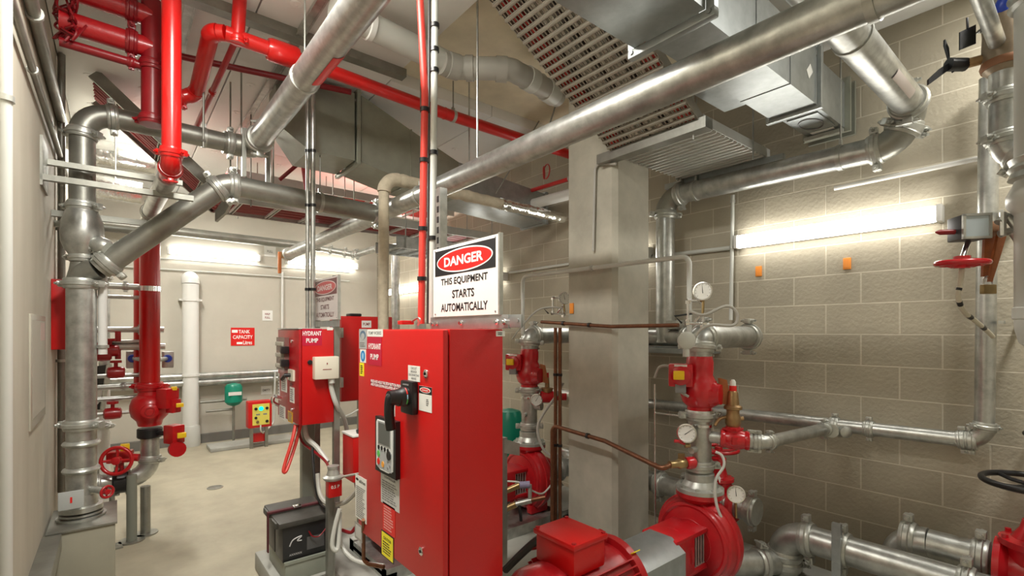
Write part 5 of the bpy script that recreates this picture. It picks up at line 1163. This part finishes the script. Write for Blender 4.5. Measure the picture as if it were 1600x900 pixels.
t = thing('cock_valve', 'small brass cock with red lever on the middle gauge', 'valve', P(1062, 695, t=2.8)); c = P(1078, 696, t=2.82)
MB().cyl(c, c-RT*.03, .014, 10).build('body', BRASS, t); MB().tube([c-RT*.03+UP*.01, c-RT*.07+UP*.025, c-RT*.09+UP*.025], .01, 8).build('red_lever', CK, t)
conduit('conduit', 'thin grey conduit spanning from the rear pump past the column to front pump', [(2.645, 3.10, 1.62), (2.645, 3.10, 2.11), (2.645, 1.575, 2.10), (2.645, 1.575, 1.62)], .030, PVC, br=.05, clips=[(1, .5)])
t = thing('flow_sensor', 'small round cream sensor head at the end of the grey conduit', 'sensor', P(1072, 545, t=2.7))
c = P(1072, 532, t=2.72); MB().lathe([(.042, -.012), (.05, 0), (.05, .015), (.04, .022)], c, -FW, 24).build('head', PVC, t); MB().cyl(c-UP*.04, c-UP*.09, .018, 12).build('neck', PVC, t)
conduit('conduit', 'thin grey conduit dropping down the left face of the column from above', [P(962, 256, X=2.69), P(930, 256, X=2.69), P(927, 392, X=2.69)], .02, PVCG, br=.04)
for (pts, d_, m_, lab) in (
    ([P(1078, 486, t=2.75), P(1100, 492, t=2.72), P(1135, 478, t=2.72), P(1152, 490, t=2.72), P(1146, 508, t=2.72), P(1110, 508, t=2.72), P(1090, 520, t=2.73), P(1083, 540, t=2.74)], .017, CABLE, 'grey flexible conduit looping above the front pump elbow'),
    ([P(1023, 590, t=3.0), P(1030, 574, t=2.98), P(1045, 573, t=2.95), P(1056, 590, t=2.9), P(1062, 610, t=2.85), P(1076, 620, t=2.83)], .016, CABLE, 'grey flexible tube arching left of the red front check valve'),
    ([P(1118, 706, t=2.78), P(1128, 712, t=2.76), P(1131, 728, t=2.74), P(1118, 752, t=2.74), P(1120, 790, t=2.74), P(1135, 826, t=2.74), P(1140, 848, t=2.76), P(1146, 900, t=2.78)], .016, PVC, 'pale thin tube hanging down beside the front volute'),
    ([P(880, 598, t=3.85), P(868, 620, t=3.85), P(850, 645, t=3.87), P(840, 670, t=3.9), P(848, 700, t=3.9), P(866, 720, t=3.9), P(862, 745, t=3.9), P(842, 762, t=3.88)], .022, CABLE, 'grey flexible conduit winding beside the rear pump stack'),
    ([P(800, 530, t=3.8), P(815, 510, t=3.82), P(838, 486, t=3.85), P(860, 480, t=3.88), P(880, 482, t=3.9)], .014, CABLE, 'thin grey tube curving from rear actuator to the column gauge'),
    ([P(780, 752, t=3.6), P(812, 754, t=3.6), P(834, 768, t=3.6), P(850, 770, t=3.7), P(868, 748, t=3.85)], .014, PVC, 'thin pale tube in front of the rear volute'),
    ([P(790, 890, t=2.5), P(815, 865, t=2.4), P(838, 845, t=2.3), P(852, 838, t=2.22)], .04, BLACK, 'thick black cable entering the front motor terminal box')):
    hose('cable', lab, pts, d_, m_)
conduit('sampling_tube', 'thin bright upright tube right of the column with small cross tube', [P(1023, 600, t=3.25), P(1024, 902, t=3.25)], .012, CHROME, cat='tube')
conduit('sampling_tube', 'thin bright cross tube from column side to front discharge stack', [P(1024, 645, t=3.25), P(1080, 652, t=2.86)], .012, CHROME, cat='tube')
# rear pump small brass line
t = thing('drain_line', 'brass and grey drain valves lying in front of the rear pump volute', 'valve', P(810, 800, t=3.5))
for x0, y0, x1, y1, r_, m_, nm in ((784, 770, 812, 758, .022, BRASS, 'brass_body'), (812, 758, 828, 757, .026, mat('violet_handle', (.22, .20, .30), .5), 'grey_cap'), (784, 798, 806, 788, .024, BRASS, 'brass_body'), (806, 788, 830, 782, .02, CAST, 'pipe_length'), (828, 757, 828, 785, .014, CAST, 'pipe_length'), (828, 782, 852, 777, .016, COPPER, 'copper_tail')):
    MB().cyl(P(x0, y0, t=3.55), P(x1, y1, t=3.55), r_, 12).build(nm, m_, t)
MB().tube([P(811, 790, t=3.5), P(813, 800, t=3.48), P(814, 814, t=3.48)], .012, 8).build('black_lever', BLACK, t)
# rear stack relief pieces and green vessel
t = thing('relief_valve', 'small red valve with bronze top right of the rear discharge stack', 'valve', P(858, 625, t=4.05)); c = P(855, 620, t=4.05)
MB().lathe([(.03, -.06), (.05, -.05), (.05, .05), (.03, .06)], c, RT, 16).cyl(c, c+RT*.16, .03, 12).build('body', CK, t); MB().lathe([(.03, .03), (.05, .06), (.05, .075), (.02, .08), (.016, .16)], c, UP, 14).build('bronze_top', BRONZE, t); MB().cyl(c+UP*.16, c+UP*.2, .014, 10).build('red_tip', REDSIGN, t)
t = thing('pressure_vessel', 'green pressure vessel lying behind the rear pump stack', 'tank', (3.0, 3.9, .7)); c = P(796, 688, t=4.6)
MB().lathe([(.03, -.3), (.10, -.28), (.135, -.22), (.14, 0), (.135, .22), (.10, .28), (.03, .3)], c, UP, 24).build('shell', GREEN, t); MB().cyl(c-UP*.3, V((c.x, c.y, 0.02)), .05, 12).build('stand', GALVD, t)
pipe('galvanised_pipe', 'fat galvanised suction pipe entering rear pump beside the copper pipes', [(2.92, 3.08, .43), (3.5, 3.08, .43)], .16, GALV, couplings=[(0, .2)])
t = thing('steel_plate', 'steel plate with hole bolted beside the nearest controller over the rear pump', 'bracket', P(798, 690, t=3.2)); MB().prism([P(788, 686, t=3.2), P(812, 693, t=3.2), P(812, 712, t=3.2), P(788, 708, t=3.2)], FW, .006).build('plate', GALVD, t); qp = P(786, 700, t=3.22); MB().bb((qp.x-.02, qp.y-.02, .12), (qp.x+.02, qp.y+.02, .95)).build('post', GALVD, t)

# ================================================================== LOWER RIGHT SUCTION HEADER
X1 = 3.28
pipe('galvanised_pipe', 'large galvanised suction pipe with elbow sweeping along the bottom right', [(X1, 1.30, .02), (X1, 1.30, .385), (X1, -.6, .385)], .165, GALV, br=.14, couplings=[(0, .45), (1, .17), (1, .45)])
pipe('galvanised_pipe', 'lower suction pipe entering vertical header from the front pump', [(2.90, 1.49, .22), (X1-.07, 1.33, .20)], .15, GALV, couplings=[(0, .72)])
MB
t = pipe('galvanised_pipe', 'second large galvanised pipe behind with rounded elbow end at bottom right', [(3.50, .76, .02), (3.50, .76, .47), (3.50, .42, .47)], .165, GALV, br=.13, elbow_couplings=False, couplings=[(1, .12)], end_couplings=[1])
st = MB().bb((X1-.11, .955, 0), (X1-.085, 1.0, .56))
for z in range(8): st.bb((X1-.1105-.0015, .968, .04+z*.065), (X1-.11, .988, .075+z*.065))
tag(st.build('slotted_upright', SHEET), 'slotted steel upright strut clamped against the suction pipe elbow', 'bracket')
def osy(label, c, R, hz, m_w, zt):
    c = V(c); g = thing('gate_valve', label, 'valve', V((c.x, c.y, .3)), 'gate valves')
    MB().lathe([(.09, -.15), (.14, -.145), (.14, -.12), (.10, -.09), (.115, -.03), (.115, .03), (.10, .09), (.14, .12), (.14, .145), (.09, .15)], c, YY, 28).build('body', CK, g)
    MB().lathe([(.11, 0), (.105, .08), (.135, .09), (.135, .12), (.09, .13), (.06, .18), (.05, .22)], c+UP*.04, UP, 24).build('bonnet', CK, g)
    for s in (-1, 1): MB().tube([c+UP*.22+XX*s*.05, c+UP*(hz-c.z-.10)+XX*s*.06, c+UP*(hz-c.z-.02)+XX*s*.02], .018, 10).build('yoke_arm', CK, g)
    MB().cyl(c+UP*.2, V((c.x, c.y, zt)), .014, 10).build('rising_stem', CAST, g)
    handwheel(g, (c.x, c.y, hz), UP, R, .015, m_w, 4)
    d = VIEW(c); MB().prism([V((c.x, c.y, hz-.03))+d*.07-RT*.06, V((c.x, c.y, hz-.04))+d*.08-RT*.02, V((c.x, c.y, c.z+.16))+d*.12+RT*.0, V((c.x, c.y, c.z+.16))+d*.12-RT*.03], d, .006).build('strap', ORANGE, g, 'orange locking strap')
    for k in range(6):
        q = 2*math.pi*k/6; MB().lathe([(.013, 0), (.013, .02)], c+UP*.16+V((math.cos(q), math.sin(q), 0))*.12, UP, 6).build('bolt', CK, g)
    return g
osy('red gate valve with black handwheel at the bottom right edge', (3.47, .22, .47), .195, .91, BLACK, 1.12)
t = thing('handwheel_valve', 'farther black valve handwheel just showing at the right edge', 'valve', (3.62, .06, .9)); handwheel(t, (3.63, .17, 1.13), UP, .10, .013, BLACK, 4); MB().cyl((3.63, .17, 1.06), (3.63, .17, 1.14), .016, 10).bb((3.61, .15, 1.04), (3.73, .19, 1.07)).build('stem', CAST, t)

# ================================================================== RIGHT EDGE VERTICAL PIPES AND VALVES
xq, yq = 2.96, .155
t = thing('plastic_riser', 'fat pale grey plastic vessel pipe with domed bottom at the right edge', 'pipe', (xq, yq, 1.56))
MB().lathe([(.0, 0), (.05, .008), (.085, .045), (.098, .10), (.10, .14), (.10, 1.08), (.10, 2.09)], (xq, yq, 1.56), UP, 32).build('pipe_length', PVC, t)
MB().lathe([(.099, 0), (.106, .006), (.106, .05), (.099, .056)], (xq, yq, 1.70), UP, 32).build('collar', PVC, t)
for z in (2.33, 3.05): MB().lathe([(.099, -.05), (.12, -.04), (.112, -.015), (.122, 0), (.112, .015), (.12, .04), (.099, .05)], (xq, yq, z), UP, 32).build('clamp', CAST, t)
MB().lathe([(.099, -.02), (.125, .02), (.125, .06), (.099, .12)], (xq, yq, 2.16), UP, 32).build('bell_socket', PVC, t)
xg, yg = 3.17, .30
t = pipe('galvanised_pipe', 'galvanised riser with coupling behind the fat plastic pipe at top right', [(xg, yg, 3.62), (xg, yg, 2.48), (xg-.02, yg-.18, 2.36)], .115, GALV, br=.11, couplings=[(0, .5), (0, .78)])
t = thing('butterfly_valve', 'brown bodied overhead valve with black three bladed handle at top right', 'valve', (xg-.05, yg+.03, 2.86))
MB().lathe([(.06, -.14), (.078, -.12), (.082, -.05), (.078, .05), (.082, .10), (.062, .14)], (xg, yg, 2.98), UP, 24).build('body', mat('tarnished_casting', (.34, .27, .19), .4, .5, .3, 20), t)
MB().lathe([(.083, -.018), (.088, 0), (.083, .018)], (xg, yg, 2.88), UP, 24).build('brown_band', mat('brown_band', (.30, .14, .07), .5, .2), t)
hc = P(1485, 101, t=2.32); MB().cyl((xg, yg, 2.93), hc+RT*.06, .022, 12).build('spindle', BRONZE, t); MB().cyl(hc-RT*.01, hc+RT*.07, .03, 14).build('hub', BLACK, t)
for dx, dz in ((-.012, .11), (-.09, -.08), (.03, -.02)): MB().prism([hc+UP*.014-RT*.0, hc-UP*.014+RT*.008, hc+RT*(dx-.012)+UP*(dz-.015), hc+RT*(dx-.012)+UP*(dz+.012), hc+RT*dx*.5+UP*(dz*.5+.025)], FW, .012).build('blade', BLACK, t)
t = thing('hanging_tag', 'square black tag hanging from the thin pipe at top right', 'tag', P(1512, 70, t=2.28)); MB().prism([P(1500, 50, t=2.28), P(1525, 38, t=2.28), P(1525, 68, t=2.28), P(1500, 78, t=2.28)], FW, .006).build('plate', BLACK, t); MB().tube([P(1512, 45, t=2.28), P(1511, 28, t=2.28)], .005, 6).build('tie', BLACK, t)
t = thing('lever_valve', 'dark blue valve handle at the very top right corner', 'handle', P(1576, 30, t=2.2)); MB().tube(spline([P(1572, 32, t=2.22), P(1568, 10, t=2.2), P(1582, -12, t=2.18), P(1596, -20, t=2.16)], 5), .032, 12).build('lever', BLUE, t)
# mid height gear operated valve
c = P(1513, 357, t=2.18); tg = 2.18
t = thing('gear_valve', 'gear operated valve with dark box, red handwheel and pale window at right', 'valve', c-UP*.2)
n = (-FW*.95-RT*.2).normalized(); rot = Matrix((UP.cross(n), UP, n)).transposed()
gb = MB().box(c, (.108, .108, .10), rot, .006).build('gear_box', mat('dark_grey_box', (.05, .05, .055), .4), t)
fr = MB()
for a, b_, w_, h_ in ((0, .05, .108, .010), (0, -.05, .108, .010), (.049, 0, .010, .108), (-.049, 0, .010, .108)): fr.box(c+n*.053+UP.cross(n)*a+UP*b_, (w_, h_, .012), rot)
fr.build('window_frame', CAST, gb); MB().box(c+n*.05, (.09, .09, .006), rot).build('pale_window', mat('pale_blue_glass', (.48, .56, .60), .15), gb)
MB().cyl(c, c+RT*.13+FW*.04, .042, 16).build('neck', mat('rusty_neck', (.36, .16, .07), .5, .2, .3, 20), t)
hw = P(1503, 411, t=2.14); handwheel(t, hw, UP-FW*.04, .085, .013, CK, 4)
MB().cyl(hw+UP*.012, c-UP*.06, .012, 10).build('shaft', CHROME, t)
MB().lathe([(.03, 0), (.03, .03)], hw, UP, 16).build('wheel_hub', CK, t)
lv = P(1462, 363, t=2.2); MB().tube([c-RT*.06-UP*.015, lv+RT*.02, lv], .012, 10, [.012, .012, .004]).build('red_spike', REDDARK, t)
MB().prism([P(1540, 355, t=2.2), P(1560, 352, t=2.2), P(1555, 400, t=2.19), P(1543, 432, t=2.18), P(1536, 432, t=2.18)], FW, .012).build('orange_strap', ORANGE, t)
MB().prism([P(1562, 360, t=2.16), P(1576, 358, t=2.16), P(1562, 405, t=2.16), P(1551, 440, t=2.15), P(1546, 440, t=2.15), P(1552, 400, t=2.16)], FW, .012).build('orange_strap', ORANGE, t)
t = thing('padlock', 'small brass padlock hanging from the orange strap', 'padlock', P(1544, 461, t=2.16)); c = P(1544, 452, t=2.16)
MB().box(c, (.058, .022, .042), Matrix.Rotation(-.68, 3, 'Z'), .004).build('case', BRASS, t)
MB().tube([c-RT*.018+UP*.015, c-RT*.018+UP*.045, c-RT*.008+UP*.056, c+RT*.008+UP*.056, c+RT*.018+UP*.045, c+RT*.018+UP*.015], .0045, 8).build('shackle', CHROME, t)
t = thing('pipe_clamp', 'cast grooved clamp with bolt joining strap valve to fat plastic pipe', 'clamp', P(1580, 385, t=2.1))
for pts in ([P(1560, 348, t=2.1), P(1572, 338, t=2.1), P(1586, 352, t=2.08), P(1606, 372, t=2.06)], [P(1562, 366, t=2.1), P(1580, 362, t=2.09), P(1592, 376, t=2.08), P(1606, 392, t=2.06)]): MB().tube(spline(pts, 5), .016, 10).build('ear', CAST, t)
b = P(1567, 350, t=2.09); MB().lathe([(.012, -.05), (.012, .05)], b, UP, 6).build('bolt', CAST, t)
b = P(1593, 390, t=2.07); MB().lathe([(.012, -.03), (.012, .03)], b, UP, 6).build('bolt', CAST, t)
t = thing('striped_cable', 'pale cable with black stripes dropping from the gear valve to wall pipe', 'cable', P(1548, 525, t=2.4))
pts = spline([P(1503, 420, t=2.16), P(1500, 445, t=2.17), P(1497, 462, t=2.18), P(1505, 485, t=2.22), P(1522, 500, t=2.28), P(1540, 515, t=2.36), P(1551, 526, t=2.44)], 8)
MB().tube(pts, .0105, 10).build('sheath', mat('braided_cream', (.60, .56, .46), .6), t)
for i in range(10, len(pts)-4, 9): MB().tube(pts[i:i+3], .0112, 10).build('stripe', BLACK, t)
for z in (1.70, 2.27): tag(MB().bb((3.53, .34, z-.008), (3.60, .36, z+.008)).box((3.60, .30, z), (.11, .01, .02)).bb((3.66, .29, z-.01), (3.73, .31, z+.01)).build('pipe_bracket', CAST), 'short bright bracket holding upright wall pipe, %s of two' % ('lower' if z < 2 else 'upper'), 'bracket')
# wall fixings
for px, py, lab in ((1186, 424, 'left orange plastic plug on the block wall below light'), (1324, 412, 'right orange plastic plug on the block wall below light')):
    c = P(px, py, X=WR); tag(MB().bb((WR-.012, c.y-.022, c.z-.038), (WR, c.y+.022, c.z+.038), .003).bb((WR-.014, c.y-.014, c.z-.026), (WR-.011, c.y+.014, c.z+.026)).build('wall_plug', mat('orange_plastic', (.80, .27, .03), .5)), lab, 'plug')
c = P(890, 482, X=COLX0); tag(MB().bb((COLX0-.01, 2.575, c.z-.04), (COLX0, 2.615, c.z+.04), .003).build('wall_plug', mat('orange_plastic', (.80, .27, .03))), 'orange plastic plug at the left edge of the column', 'plug')
conduit('conduit', 'grey conduit along block wall feeding the large batten light', [(3.71, 2.95, 2.32), (3.71, 1.84, 2.30)], .035, PVC, clips=[(0, .35)])
conduit('conduit', 'thin pale upright conduit on block wall left of the large batten', [P(1145, 305, X=3.69), P(1142, 500, X=3.69)], .028, PVC, clips=[(0, .05), (0, .42)])
conduit('conduit', 'white conduit along block wall right of the danger sign', [(3.71, 4.6, 2.36), (3.71, 3.3, 2.36)], .03, PVC, clips=[(0, .8)])
